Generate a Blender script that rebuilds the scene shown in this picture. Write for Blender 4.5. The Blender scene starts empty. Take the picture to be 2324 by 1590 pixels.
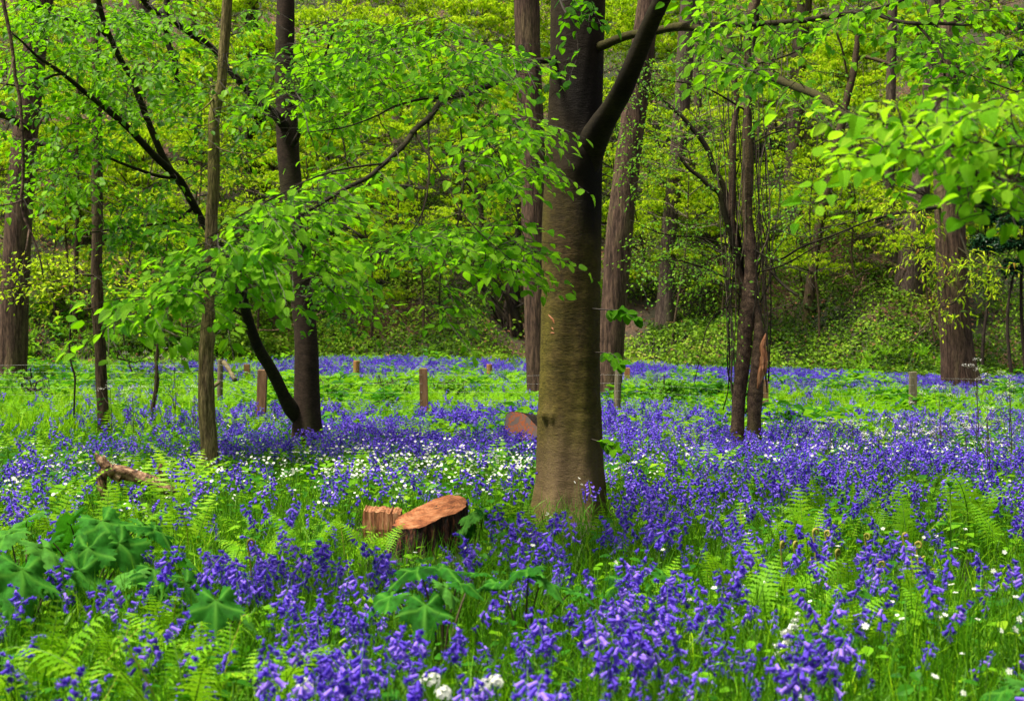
import bpy, math, random
import numpy as np
R = np.random.default_rng(7)
rad = math.radians
C = bpy.context.scene.collection
F = 3226.0; CX = 1161.5; HY = 800.0; CZ = 1.25          # photo scale used to read positions off the picture

# ------------------------------------------------------------------ terrain
def _h(ix, iy, s):
    v = np.sin(ix * 127.1 + iy * 311.7 + s * 74.7) * 43758.5453
    return v - np.floor(v)
def vnoise(x, y, s=0.0):
    x = np.asarray(x, float); y = np.asarray(y, float)
    ix = np.floor(x); iy = np.floor(y); fx = x - ix; fy = y - iy
    fx = fx * fx * (3 - 2 * fx); fy = fy * fy * (3 - 2 * fy)
    a = _h(ix, iy, s); b = _h(ix + 1, iy, s); c = _h(ix, iy + 1, s); d = _h(ix + 1, iy + 1, s)
    return (a * (1 - fx) + b * fx) * (1 - fy) + (c * (1 - fx) + d * fx) * fy
def fnoise(x, y, s=0.0):
    return 0.55 * vnoise(x, y, s) + 0.3 * vnoise(x * 2.1, y * 2.1, s + 3) + 0.15 * vnoise(x * 4.3, y * 4.3, s + 9)
def bank_start(x):
    return 42 + 1.2 * np.sin(x * 0.33 + 1) + 0.8 * np.sin(x * 0.9) - 3.5 * np.clip((-x - 7) / 5, 0, 1)
def G(x, y):
    x = np.asarray(x, float); y = np.asarray(y, float)
    t = np.clip((y - 14) / 28, 0, 1)
    z = 0.7 * t * t - 0.034 * np.clip(x, -3, 14) * np.clip((y - 14) / 28, 0, 1)
    z = z + 0.05 * (fnoise(x * 0.7, y * 0.7, 1) - 0.5)
    s = np.clip(y - bank_start(x), 0, 80)
    z = z + 0.64 * s * s / (s + 1.6) + np.clip(s / 3, 0, 1) * 1.3 * (fnoise(x * 0.28, y * 0.28, 5) - 0.5)
    return z
def g1(x, y): return float(G(x, y))

def P(px, py, d):
    return np.array([(px - CX) / F * d, d, CZ + (HY - py) / F * d])
def PX(x, y): return CX + x / y * F

# ------------------------------------------------------------------ mesh building
class Geo:
    """polygons gathered as arrays"""
    def __init__(s): s.v = []; s.l = []; s.n = []; s.m = []; s.r = []; s.c = []; s.k = 0
    def add(s, v, loops, tot, mi=0, rnd=0.5, lc=None):
        v = np.asarray(v, float).reshape(-1, 3); loops = np.asarray(loops, int).ravel(); tot = np.asarray(tot, int).ravel()
        s.v.append(v); s.l.append(loops + s.k); s.n.append(tot)
        s.m.append(np.broadcast_to(np.asarray(mi, int), tot.shape))
        s.r.append(np.broadcast_to(np.asarray(rnd, float), (len(v),)))
        s.c.append(np.zeros((len(v), 3)) if lc is None else np.asarray(lc, float)); s.k += len(v)
    def build(s, name, mats, origin=(0, 0, 0), smooth=False):
        me = bpy.data.meshes.new(name)
        v = np.concatenate(s.v) - np.asarray(origin, float); l = np.concatenate(s.l); n = np.concatenate(s.n); m = np.concatenate(s.m)
        me.vertices.add(len(v)); me.vertices.foreach_set('co', v.astype(np.float32).ravel())
        me.loops.add(len(l)); me.loops.foreach_set('vertex_index', l.astype(np.int32))
        st = np.concatenate([[0], np.cumsum(n)[:-1]])
        me.polygons.add(len(n)); me.polygons.foreach_set('loop_start', st.astype(np.int32))
        try: me.polygons.foreach_set('loop_total', n.astype(np.int32))
        except Exception: pass
        for x in (mats if isinstance(mats, (list, tuple)) else [mats]): me.materials.append(x)
        me.polygons.foreach_set('material_index', m.astype(np.int32))
        me.polygons.foreach_set('use_smooth', np.full(len(n), bool(smooth)))
        a = me.attributes.new('rnd', 'FLOAT', 'POINT'); a.data.foreach_set('value', np.concatenate(s.r).astype(np.float32))
        b = me.attributes.new('lc', 'FLOAT_VECTOR', 'POINT'); b.data.foreach_set('vector', np.concatenate(s.c).astype(np.float32).ravel())
        me.update(); me.validate() if False else None
        return me
    def obj(s, name, mats, parent=None, origin=None, smooth=False):
        if origin is None: origin = tuple(parent.location) if parent is not None else (0, 0, 0)
        o = bpy.data.objects.new(name, s.build(name, mats, origin, smooth)); C.objects.link(o)
        if parent is not None: o.parent = parent
        else: o.location = origin
        return o

class Tmpl:
    def __init__(s, v, faces, mi=0, lc=None):
        s.v = np.asarray(v, float); s.l = np.array([i for f in faces for i in f]); s.n = np.array([len(f) for f in faces])
        s.m = np.broadcast_to(np.asarray(mi, int), s.n.shape).copy(); s.c = s.v.copy() if lc is None else np.asarray(lc, float)
def tmpl_of(g):
    t = Tmpl.__new__(Tmpl); t.v = np.concatenate(g.v); t.l = np.concatenate(g.l); t.n = np.concatenate(g.n); t.m = np.concatenate(g.m); t.c = np.concatenate(g.c); return t

def inst(geo, t, pos, M, rnd, mi=None):
    """M (m,3,3) maps template coords to world"""
    m = len(pos)
    if m == 0: return
    V = np.einsum('mij,nj->mni', M, t.v) + np.asarray(pos)[:, None, :]
    nv = len(t.v)
    L = (t.l[None, :] + (np.arange(m) * nv)[:, None]).ravel()
    geo.add(V.reshape(-1, 3), L, np.tile(t.n, m), np.tile(t.m, m) if mi is None else mi, np.repeat(rnd, nv), np.tile(t.c, (m, 1)))

def frames(dirs, nrm, scale):
    """y along dirs, z near nrm"""
    y = dirs / (np.linalg.norm(dirs, axis=1, keepdims=True) + 1e-9)
    x = np.cross(y, nrm); x /= (np.linalg.norm(x, axis=1, keepdims=True) + 1e-9)
    z = np.cross(x, y)
    return np.stack([x, y, z], axis=2) * np.asarray(scale).reshape(-1, 1, 1)
def zrot(a, s, tilt=None):
    m = len(a); c = np.cos(a); n = np.sin(a); M = np.zeros((m, 3, 3))
    M[:, 0, 0] = c; M[:, 0, 1] = -n; M[:, 1, 0] = n; M[:, 1, 1] = c; M[:, 2, 2] = 1
    if tilt is not None:
        T = np.zeros((m, 3, 3)); T[:, 0, 0] = T[:, 1, 1] = T[:, 2, 2] = 1; T[:, 0, 2] = tilt[:, 0]; T[:, 1, 2] = tilt[:, 1]
        M = np.einsum('mij,mjk->mik', T, M)
    return M * np.asarray(s).reshape(-1, 1, 1)

def smooth_path(pts, n):
    """Catmull-Rom through rows of any width"""
    p = np.asarray(pts, float)
    if len(p) == 2: p = np.array([p[0], (p[0] + p[1]) / 2, p[1]])
    q = np.vstack([2 * p[0] - p[1], p, 2 * p[-1] - p[-2]])
    L = np.concatenate([[0], np.cumsum(np.linalg.norm(np.diff(p[:, :3], axis=0), axis=1))]); L /= L[-1]
    out = []
    for t in np.linspace(0, 1, n):
        i = min(max(np.searchsorted(L, t, side='right') - 1, 0), len(p) - 2)
        u = (t - L[i]) / (L[i + 1] - L[i] + 1e-12)
        a, b, c, d = q[i], q[i + 1], q[i + 2], q[i + 3]
        out.append(0.5 * (2 * b + (c - a) * u + (2 * a - 5 * b + 4 * c - d) * u * u + (3 * b - a - 3 * c + d) * u ** 3))
    return np.array(out)

def tube(geo, path, radii, sides=6, rough=0.0, mi=0, rnd=0.5, seed=0, cap=True, lobes=0.0, nl=5):
    path = np.asarray(path, float); radii = np.maximum(np.asarray(radii, float), 0.0004); n = len(path)
    T = np.gradient(path, axis=0); T /= (np.linalg.norm(T, axis=1, keepdims=True) + 1e-9)
    ref = np.array([0, 0, 1.0]) if abs(T[0][2]) < 0.8 else np.array([1.0, 0, 0])
    u = np.cross(T[0], ref); u /= np.linalg.norm(u); U = [u]
    for i in range(1, n):
        u = u - T[i] * np.dot(u, T[i]); u /= (np.linalg.norm(u) + 1e-9); U.append(u)
    U = np.array(U); W = np.cross(T, U)
    a = np.linspace(0, 2 * np.pi, sides, endpoint=False)
    rr = np.repeat(radii[:, None], sides, 1)
    s = np.concatenate([[0], np.cumsum(np.linalg.norm(np.diff(path, axis=0), axis=1))])
    if rough > 0:
        sc = 1.0 / max(radii.max(), 0.01)
        rr = rr * (1 + rough * (fnoise(3 + np.cos(a)[None, :] * 1.6 + seed * 5.1 + 0 * s[:, None], s[:, None] * sc * 0.5 + np.sin(a)[None, :] * 1.6, seed) * 2 - 1))
    if lobes > 0:
        low = np.exp(-s / (radii[0] * 2.2))[:, None]
        rr = rr * (1 + lobes * low * np.cos(a * nl + seed)[None, :])
    V = path[:, None, :] + rr[:, :, None] * (np.cos(a)[None, :, None] * U[:, None, :] + np.sin(a)[None, :, None] * W[:, None, :])
    i = np.arange(n - 1)[:, None] * sides; j = np.arange(sides)[None, :]; j2 = (j + 1) % sides
    Q = np.stack([i + j, i + j2, i + sides + j2, i + sides + j], axis=2).reshape(-1, 4)
    lc = np.zeros((n, sides, 3)); lc[:, :, 0] = np.cos(a)[None]; lc[:, :, 1] = s[:, None]; lc[:, :, 2] = np.sin(a)[None]
    loops = list(Q.ravel()); tot = [4] * len(Q)
    if cap: loops += list(range((n - 1) * sides, n * sides)); tot.append(sides)
    geo.add(V.reshape(-1, 3), loops, tot, mi, rnd, lc.reshape(-1, 3))

# ------------------------------------------------------------------ materials
def new_mat(name):
    m = bpy.data.materials.new(name); m.use_nodes = True; nt = m.node_tree; nt.nodes.clear()
    return m, nt, nt.nodes, nt.links
def ramp(N, stops):
    r = N.new('ShaderNodeValToRGB'); e = r.color_ramp.elements
    while len(e) < len(stops): e.new(0.5)
    for k, (p, c) in enumerate(stops): e[k].position = p; e[k].color = (*c, 1)
    return r
def leaf_mat(name, stops, trans=0.45, tcol=(0.3, 0.6, 0.03), rough=0.5, spec=0.1, veins=0.0, patch=0.0):
    m, nt, N, L = new_mat(name)
    at = N.new('ShaderNodeAttribute'); at.attribute_name = 'rnd'
    rp = ramp(N, stops); L.new(at.outputs['Fac'], rp.inputs[0]); col = rp.outputs[0]
    pb = N.new('ShaderNodeBsdfPrincipled'); pb.inputs['Roughness'].default_value = rough; pb.inputs['Specular IOR Level'].default_value = spec
    if veins:
        lc = N.new('ShaderNodeAttribute'); lc.attribute_name = 'lc'
        sp = N.new('ShaderNodeSeparateXYZ'); L.new(lc.outputs['Vector'], sp.inputs[0])
        ab = N.new('ShaderNodeMath'); ab.operation = 'ABSOLUTE'; L.new(sp.outputs[0], ab.inputs[0])
        ml = N.new('ShaderNodeMath'); ml.operation = 'MULTIPLY_ADD'; L.new(ab.outputs[0], ml.inputs[0]); ml.inputs[1].default_value = -0.9; L.new(sp.outputs[1], ml.inputs[2])
        fr = N.new('ShaderNodeMath'); fr.operation = 'MULTIPLY'; L.new(ml.outputs[0], fr.inputs[0]); fr.inputs[1].default_value = 62
        sn = N.new('ShaderNodeMath'); sn.operation = 'SINE'; L.new(fr.outputs[0], sn.inputs[0])
        mr = N.new('ShaderNodeMapRange'); L.new(sn.outputs[0], mr.inputs[0]); mr.inputs[1].default_value = -1; mr.inputs[3].default_value = 1 - veins; mr.inputs[4].default_value = 1.0
        mx = N.new('ShaderNodeMix'); mx.data_type = 'RGBA'; mx.blend_type = 'MULTIPLY'; mx.inputs[0].default_value = 1
        L.new(col, mx.inputs[6]); L.new(mr.outputs[0], mx.inputs[7]); col = mx.outputs[2]
        bp = N.new('ShaderNodeBump'); bp.inputs['Strength'].default_value = 0.6; bp.inputs['Distance'].default_value = 0.004; L.new(sn.outputs[0], bp.inputs['Height']); L.new(bp.outputs[0], pb.inputs['Normal'])
    L.new(col, pb.inputs['Base Color'])
    tr = N.new('ShaderNodeBsdfTranslucent')
    mt = N.new('ShaderNodeMix'); mt.data_type = 'RGBA'; mt.inputs[0].default_value = 0.55; L.new(col, mt.inputs[6]); mt.inputs[7].default_value = (*tcol, 1); L.new(mt.outputs[2], tr.inputs[0])
    ms = N.new('ShaderNodeMixShader'); ms.inputs[0].default_value = trans; L.new(pb.outputs[0], ms.inputs[1]); L.new(tr.outputs[0], ms.inputs[2])
    o = N.new('ShaderNodeOutputMaterial'); L.new(ms.outputs[0], o.inputs[0])
    return m
def noise_node(N, L, scale, detail=6, vec=None, stretch=None, rough=0.6):
    n = N.new('ShaderNodeTexNoise'); n.inputs['Scale'].default_value = scale; n.inputs['Detail'].default_value = detail; n.inputs['Roughness'].default_value = rough
    if stretch is not None:
        mp = N.new('ShaderNodeMapping'); mp.inputs['Scale'].default_value = stretch; L.new(vec, mp.inputs[0]); vec = mp.outputs[0]
    if vec is not None: L.new(vec, n.inputs['Vector'])
    return n
def bark_mat(name, base, dark, moss, kind='furrow', moss_amt=0.4, bump=0.03, scale=1.0, shade_tints=False):
    m, nt, N, L = new_mat(name)
    tc = N.new('ShaderNodeTexCoord'); vec = tc.outputs['Object']
    pb = N.new('ShaderNodeBsdfPrincipled'); pb.inputs['Roughness'].default_value = 0.85; pb.inputs['Specular IOR Level'].default_value = 0.2
    if kind == 'furrow':
        a = noise_node(N, L, 1.0, 5, vec, (34 * scale, 34 * scale, 3.2 * scale)); b = noise_node(N, L, 1.0, 4, vec, (90 * scale, 90 * scale, 14 * scale))
    elif kind == 'smooth':
        a = noise_node(N, L, 1.0, 6, vec, (7 * scale, 7 * scale, 11 * scale), .72); b = noise_node(N, L, 1.0, 7, vec, (26 * scale, 26 * scale, 110 * scale), .7)
    else:
        a = noise_node(N, L, 14 * scale, 6, vec); b = noise_node(N, L, 60 * scale, 4, vec)
    r1 = ramp(N, [(0.36, dark), (0.62, base)]); L.new(a.outputs[0], r1.inputs[0])
    r2 = ramp(N, [(0.36, (0.45,) * 3), (0.62, (1.35,) * 3)]); L.new(b.outputs[0], r2.inputs[0])
    mx = N.new('ShaderNodeMix'); mx.data_type = 'RGBA'; mx.blend_type = 'MULTIPLY'; mx.inputs[0].default_value = 1; L.new(r1.outputs[0], mx.inputs[6]); L.new(r2.outputs[0], mx.inputs[7])
    mo = noise_node(N, L, 1.3, 5, vec, (1.6, 1.6, 0.5)); r3 = ramp(N, [(0.62 - moss_amt * 0.5, (0,) * 3), (0.75 - moss_amt * 0.25, (1,) * 3)]); L.new(mo.outputs[0], r3.inputs[0])
    fac = r3.outputs[0]
    m2 = N.new('ShaderNodeMix'); m2.data_type = 'RGBA'; L.new(fac, m2.inputs[0]); L.new(mx.outputs[2], m2.inputs[6])
    mm = N.new('ShaderNodeMix'); mm.data_type = 'RGBA'; mm.blend_type = 'MULTIPLY'; mm.inputs[0].default_value = 1; mm.inputs[6].default_value = (*moss, 1); L.new(r2.outputs[0], mm.inputs[7]); L.new(mm.outputs[2], m2.inputs[7])
    col = m2.outputs[2]
    if shade_tints:   # shade under both limbs and along the right painted in; darker top, paler foot
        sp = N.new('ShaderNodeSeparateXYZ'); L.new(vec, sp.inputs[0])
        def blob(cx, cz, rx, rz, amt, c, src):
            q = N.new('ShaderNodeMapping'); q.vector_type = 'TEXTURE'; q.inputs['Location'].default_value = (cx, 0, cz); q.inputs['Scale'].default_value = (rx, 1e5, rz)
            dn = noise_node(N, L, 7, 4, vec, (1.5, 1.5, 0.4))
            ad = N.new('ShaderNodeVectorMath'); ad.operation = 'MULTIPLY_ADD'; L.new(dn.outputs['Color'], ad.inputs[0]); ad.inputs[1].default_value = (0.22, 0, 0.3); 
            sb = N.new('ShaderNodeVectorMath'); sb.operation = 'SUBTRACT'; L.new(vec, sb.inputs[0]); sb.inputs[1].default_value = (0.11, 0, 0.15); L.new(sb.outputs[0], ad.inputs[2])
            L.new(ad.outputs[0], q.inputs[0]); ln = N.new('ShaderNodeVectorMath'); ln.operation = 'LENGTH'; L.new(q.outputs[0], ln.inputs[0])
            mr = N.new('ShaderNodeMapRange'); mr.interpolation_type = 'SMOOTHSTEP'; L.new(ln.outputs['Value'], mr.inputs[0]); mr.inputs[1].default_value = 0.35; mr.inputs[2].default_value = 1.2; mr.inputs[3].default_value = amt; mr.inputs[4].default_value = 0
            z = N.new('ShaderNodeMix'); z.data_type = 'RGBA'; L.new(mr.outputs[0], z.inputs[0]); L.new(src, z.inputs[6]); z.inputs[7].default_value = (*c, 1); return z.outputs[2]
        for args in shade_tints: col = blob(*args, col)
    L.new(col, pb.inputs['Base Color'])
    ad = N.new('ShaderNodeMath'); ad.operation = 'MULTIPLY_ADD'; L.new(b.outputs[0], ad.inputs[0]); ad.inputs[1].default_value = 0.35; L.new(a.outputs[0], ad.inputs[2])
    bp = N.new('ShaderNodeBump'); bp.inputs['Strength'].default_value = 0.8; bp.inputs['Distance'].default_value = bump; L.new(ad.outputs[0], bp.inputs['Height']); L.new(bp.outputs[0], pb.inputs['Normal'])
    o = N.new('ShaderNodeOutputMaterial'); L.new(pb.outputs[0], o.inputs[0]); return m
def plain(name, stops, scale=20, rough=0.7, stretch=(1, 1, 1), bump=0.0, spec=0.3):
    m, nt, N, L = new_mat(name); tc = N.new('ShaderNodeTexCoord')
    n = noise_node(N, L, scale, 6, tc.outputs['Object'], stretch); rp = ramp(N, stops); L.new(n.outputs[0], rp.inputs[0])
    pb = N.new('ShaderNodeBsdfPrincipled'); pb.inputs['Roughness'].default_value = rough; pb.inputs['Specular IOR Level'].default_value = spec; L.new(rp.outputs[0], pb.inputs['Base Color'])
    if bump:
        bp = N.new('ShaderNodeBump'); bp.inputs['Distance'].default_value = bump; L.new(n.outputs[0], bp.inputs['Height']); L.new(bp.outputs[0], pb.inputs['Normal'])
    o = N.new('ShaderNodeOutputMaterial'); L.new(pb.outputs[0], o.inputs[0]); return m

M = {}
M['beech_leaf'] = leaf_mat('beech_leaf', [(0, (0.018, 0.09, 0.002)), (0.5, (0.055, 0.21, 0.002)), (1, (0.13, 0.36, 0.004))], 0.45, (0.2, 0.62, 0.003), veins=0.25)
M['bright_leaf'] = leaf_mat('bright_leaf', [(0, (0.025, 0.13, 0.002)), (0.4, (0.1, 0.34, 0.004)), (1, (0.3, 0.6, 0.03))], 0.48, (0.34, 0.85, 0.003), veins=0.4)
M['dark_beech_leaf'] = leaf_mat('dark_beech_leaf', [(0, (0.008, 0.045, 0.002)), (0.35, (0.04, 0.16, 0.002)), (1, (0.22, 0.48, 0.006))], 0.5, (0.27, 0.76, 0.002), rough=0.45, spec=.14)
M['lime_leaf'] = leaf_mat('lime_leaf', [(0, (0.025, 0.07, 0.002)), (0.25, (0.13, 0.27, 0.003)), (0.5, (0.36, 0.53, 0.004)), (0.87, (0.66, 0.8, 0.03)), (0.94, (0.4, 0.34, 0.05)), (1, (0.45, 0.2, 0.05))], 0.5, (0.52, 0.82, 0.01))
M['bank_leaf'] = leaf_mat('bank_leaf', [(0, (0.01, 0.03, 0.003)), (0.3, (0.05, 0.12, 0.007)), (0.68, (0.18, 0.34, 0.016)), (0.93, (0.3, 0.46, 0.03)), (1, (0.2, 0.1, 0.05))], 0.3, (0.22, 0.45, 0.01))
M['holly_leaf'] = leaf_mat('holly_leaf', [(0, (0.004, 0.02, 0.008)), (1, (0.015, 0.06, 0.02))], 0.1, (0.02, 0.1, 0.02), rough=0.25)
M['grass'] = leaf_mat('grass_blade', [(0, (0.018, 0.07, 0.002)), (0.6, (0.06, 0.2, 0.003)), (1, (0.17, 0.36, 0.006))], 0.35, (0.12, 0.42, 0.006))
M['lime_grass'] = leaf_mat('lime_grass', [(0, (0.08, 0.22, 0.002)), (0.6, (0.19, 0.43, 0.003)), (1, (0.38, 0.6, 0.01))], 0.4, (0.25, 0.65, 0.008))
M['fern'] = leaf_mat('fern_leaf', [(0, (0.07, 0.24, 0.005)), (0.6, (0.16, 0.4, 0.008)), (1, (0.32, 0.52, 0.02))], 0.4, (0.28, 0.6, 0.01))
M['herb'] = leaf_mat('herb_leaf', [(0, (0.012, 0.08, 0.006)), (0.6, (0.035, 0.17, 0.008)), (1, (0.08, 0.27, 0.01))], 0.3, (0.08, 0.36, 0.008))
M['big_leaf'] = leaf_mat('big_leaf', [(0, (0.01, 0.075, 0.006)), (0.6, (0.03, 0.15, 0.014)), (1, (0.07, 0.22, 0.03))], 0.28, (0.08, 0.42, 0.006), rough=0.65, spec=.04)
def vein_mix(m):
    nt = m.node_tree; N, L = nt.nodes, nt.links; pb = [x for x in N if x.type == 'BSDF_PRINCIPLED'][0]; src = pb.inputs['Base Color'].links[0].from_socket; lc = N.new('ShaderNodeAttribute'); lc.attribute_name = 'lc'; sp = N.new('ShaderNodeSeparateXYZ'); L.new(lc.outputs['Vector'], sp.inputs[0])
    tc = N.new('ShaderNodeTexCoord'); nn = noise_node(N, L, 30, 5, tc.outputs['Object']); rr = ramp(N, [(.35, (.55,) * 3), (.65, (1.3,) * 3)]); L.new(nn.outputs[0], rr.inputs[0]); mm = N.new('ShaderNodeMix'); mm.data_type = 'RGBA'; mm.blend_type = 'MULTIPLY'; mm.inputs[0].default_value = 1; L.new(src, mm.inputs[6]); L.new(rr.outputs[0], mm.inputs[7])
    mx = N.new('ShaderNodeMix'); mx.data_type = 'RGBA'; ml = N.new('ShaderNodeMath'); ml.operation = 'MULTIPLY'; ml.inputs[1].default_value = .6; L.new(sp.outputs[2], ml.inputs[0]); L.new(ml.outputs[0], mx.inputs[0]); L.new(mm.outputs[2], mx.inputs[6]); mx.inputs[7].default_value = (.1, .3, .03, 1); L.new(mx.outputs[2], pb.inputs['Base Color'])
vein_mix(M['big_leaf'])
M['bell'] = leaf_mat('bluebell_petal', [(0, (0.02, 0.01, 0.12)), (0.2, (0.08, 0.042, 0.46)), (0.5, (0.145, 0.075, 0.72)), (1, (0.4, 0.25, 0.93))], 0.32, (0.23, 0.12, 0.92), rough=0.5)
M['white'] = leaf_mat('white_petal', [(0, (0.78, 0.8, 0.72)), (1, (0.85, 0.86, 0.8))], 0.3, (0.85, 0.88, 0.8))
M['stem'] = leaf_mat('flower_stem', [(0, (0.05, 0.12, 0.02)), (1, (0.12, 0.26, 0.03))], 0.1)
M['dark_stem'] = leaf_mat('dark_stem', [(0, (0.05, 0.03, 0.03)), (1, (0.1, 0.09, 0.04))], 0.05)
M['crozier'] = leaf_mat('crozier', [(0, (0.2, 0.22, 0.03)), (1, (0.42, 0.36, 0.08))], 0.15, (0.4, 0.4, 0.06))
M['litter'] = leaf_mat('dead_leaf', [(0, (0.08, 0.035, 0.02)), (0.6, (0.26, 0.12, 0.06)), (1, (0.5, 0.25, 0.12))], 0.15, (0.4, 0.2, 0.1))
M['twig'] = plain('twig_bark', [(0.3, (0.012, 0.009, 0.006)), (0.7, (0.04, 0.03, 0.018))], 30)
M['pale_twig'] = plain('pale_twig_bark', [(0.3, (0.05, 0.035, 0.025)), (0.7, (0.17, 0.13, 0.09))], 20)
M['limb'] = bark_mat('limb_bark', (0.0248, 0.0198, 0.0099), (0.0077, 0.0055, 0.0033), (0.0303, 0.0303, 0.0066), 'smooth', 0.35, 0.008)
M['green_limb'] = bark_mat('green_limb_bark', (0.0351, 0.0263, 0.0088), (0.0117, 0.0094, 0.0035), (0.0380, 0.0351, 0.0053), 'smooth', 0.6, 0.006, 1.6)
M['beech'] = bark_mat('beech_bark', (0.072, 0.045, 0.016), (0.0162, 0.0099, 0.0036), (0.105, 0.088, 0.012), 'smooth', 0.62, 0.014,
    shade_tints=[(0.05, 3.2, 0.45, 1.3, 0.95, (0.014, 0.008, 0.0035)), (0.2, 1.6, 0.1, 1.4, 0.45, (0.03, 0.02, 0.008)), (0.0, 0.2, 0.34, 0.6, 0.7, (0.14, 0.09, 0.055)), (0.19, 2.52, 0.17, 0.5, 1.0, (0.004, 0.003, 0.002)), (0.12, 3.2, 0.24, 0.42, 1.0, (0.005, 0.003, 0.002)), (0.05, 3.75, 0.3, 0.5, 0.7, (0.012, 0.007, 0.004))])
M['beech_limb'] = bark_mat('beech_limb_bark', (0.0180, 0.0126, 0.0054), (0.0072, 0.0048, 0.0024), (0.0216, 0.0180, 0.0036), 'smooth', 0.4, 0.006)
M['dark_beech'] = bark_mat('dark_beech_bark', (0.0421, 0.0265, 0.0179), (0.0196, 0.0121, 0.0078), (0.0351, 0.0315, 0.0112), 'smooth', 0.25, 0.006)
M['chestnut'] = bark_mat('chestnut_bark', (0.1136, 0.0688, 0.0480), (0.0332, 0.0186, 0.0139), (0.1398, 0.1058, 0.0524), 'furrow', 0.2, 0.04, 0.5)
M['chestnut_far'] = bark_mat('far_chestnut_bark', (0.1092, 0.0780, 0.0601), (0.0430, 0.0285, 0.0232), (0.0858, 0.0755, 0.0429), 'furrow', 0.2, 0.04, 0.4)
M['elm'] = bark_mat('ridged_bark', (0.2415, 0.1785, 0.0864), (0.0525, 0.0357, 0.0154), (0.1470, 0.1470, 0.0288), 'furrow', 0.4, 0.02, 1.2)
M['thin'] = bark_mat('thin_bark', (0.0891, 0.0594, 0.0347), (0.0261, 0.0163, 0.0097), (0.0669, 0.0632, 0.0139), 'furrow', 0.3, 0.015, 1.2)
M['hazel'] = bark_mat('hazel_bark', (0.1232, 0.0780, 0.0537), (0.0385, 0.0223, 0.0172), (0.1001, 0.0817, 0.0286), 'blotch', 0.3, 0.015)
M['ivy_bark'] = bark_mat('dark_stump_bark', (0.04, 0.028, 0.02), (0.012, 0.008, 0.006), (0.03, 0.03, 0.012), 'furrow', 0.2, 0.03)
M['wood'] = plain('cut_wood', [(0.3, (0.12, 0.035, 0.014)), (0.5, (0.26, 0.09, 0.034)), (0.7, (0.38, 0.16, 0.07))], 13, 0.6, (1, 2.2, 1), 0.004)
M['split_wood'] = plain('split_wood', [(0.35, (0.07, 0.022, 0.01)), (0.5, (0.28, 0.11, 0.045)), (0.68, (0.46, 0.25, 0.13))], 18, 0.6, (2.2, 2.2, 0.25), 0.01)
M['red_bark'] = plain('torn_red_bark', [(0.42, (0.008, 0.004, 0.003)), (0.56, (0.045, 0.014, 0.008)), (0.7, (0.26, 0.085, 0.04))], 22, 0.8, (2.2, 2.2, 0.6), 0.03)
M['log_end'] = plain('paint_marked_log_end', [(0.4, (0.2, 0.15, 0.13)), (0.47, (0.3, 0.12, 0.07)), (0.5, (0.6, 0.13, 0.02)), (0.53, (0.24, 0.15, 0.13)), (0.6, (0.36, 0.16, 0.1)), (0.64, (0.55, 0.15, 0.03)), (0.72, (0.3, 0.2, 0.16))], 9, 0.7, (1, 1, 1), 0.003)
M['dead_wood'] = plain('dead_wood', [(0.4, (0.02, 0.01, 0.006)), (0.5, (0.16, 0.08, 0.042)), (0.66, (0.42, 0.28, 0.17))], 18, 0.8, (1, 1, 1), 0.01)
M['post'] = plain('post_wood', [(0.3, (0.12, 0.06, 0.028)), (0.7, (0.27, 0.15, 0.075))], 10, 0.8, (4, 4, 0.5), 0.004)
M['post_orange'] = plain('orange_post_wood', [(0.3, (0.2, 0.09, 0.025)), (0.7, (0.38, 0.19, 0.07))], 10, 0.8, (4, 4, 0.5), 0.004)
M['post_grey'] = plain('grey_post_wood', [(0.3, (0.09, 0.075, 0.045)), (0.7, (0.2, 0.165, 0.11))], 10, 0.8, (4, 4, 0.5), 0.004)
M['wire'] = plain('fence_wire', [(0.3, (0.3, 0.32, 0.3)), (0.7, (0.42, 0.44, 0.42))], 10, 0.5)

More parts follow.
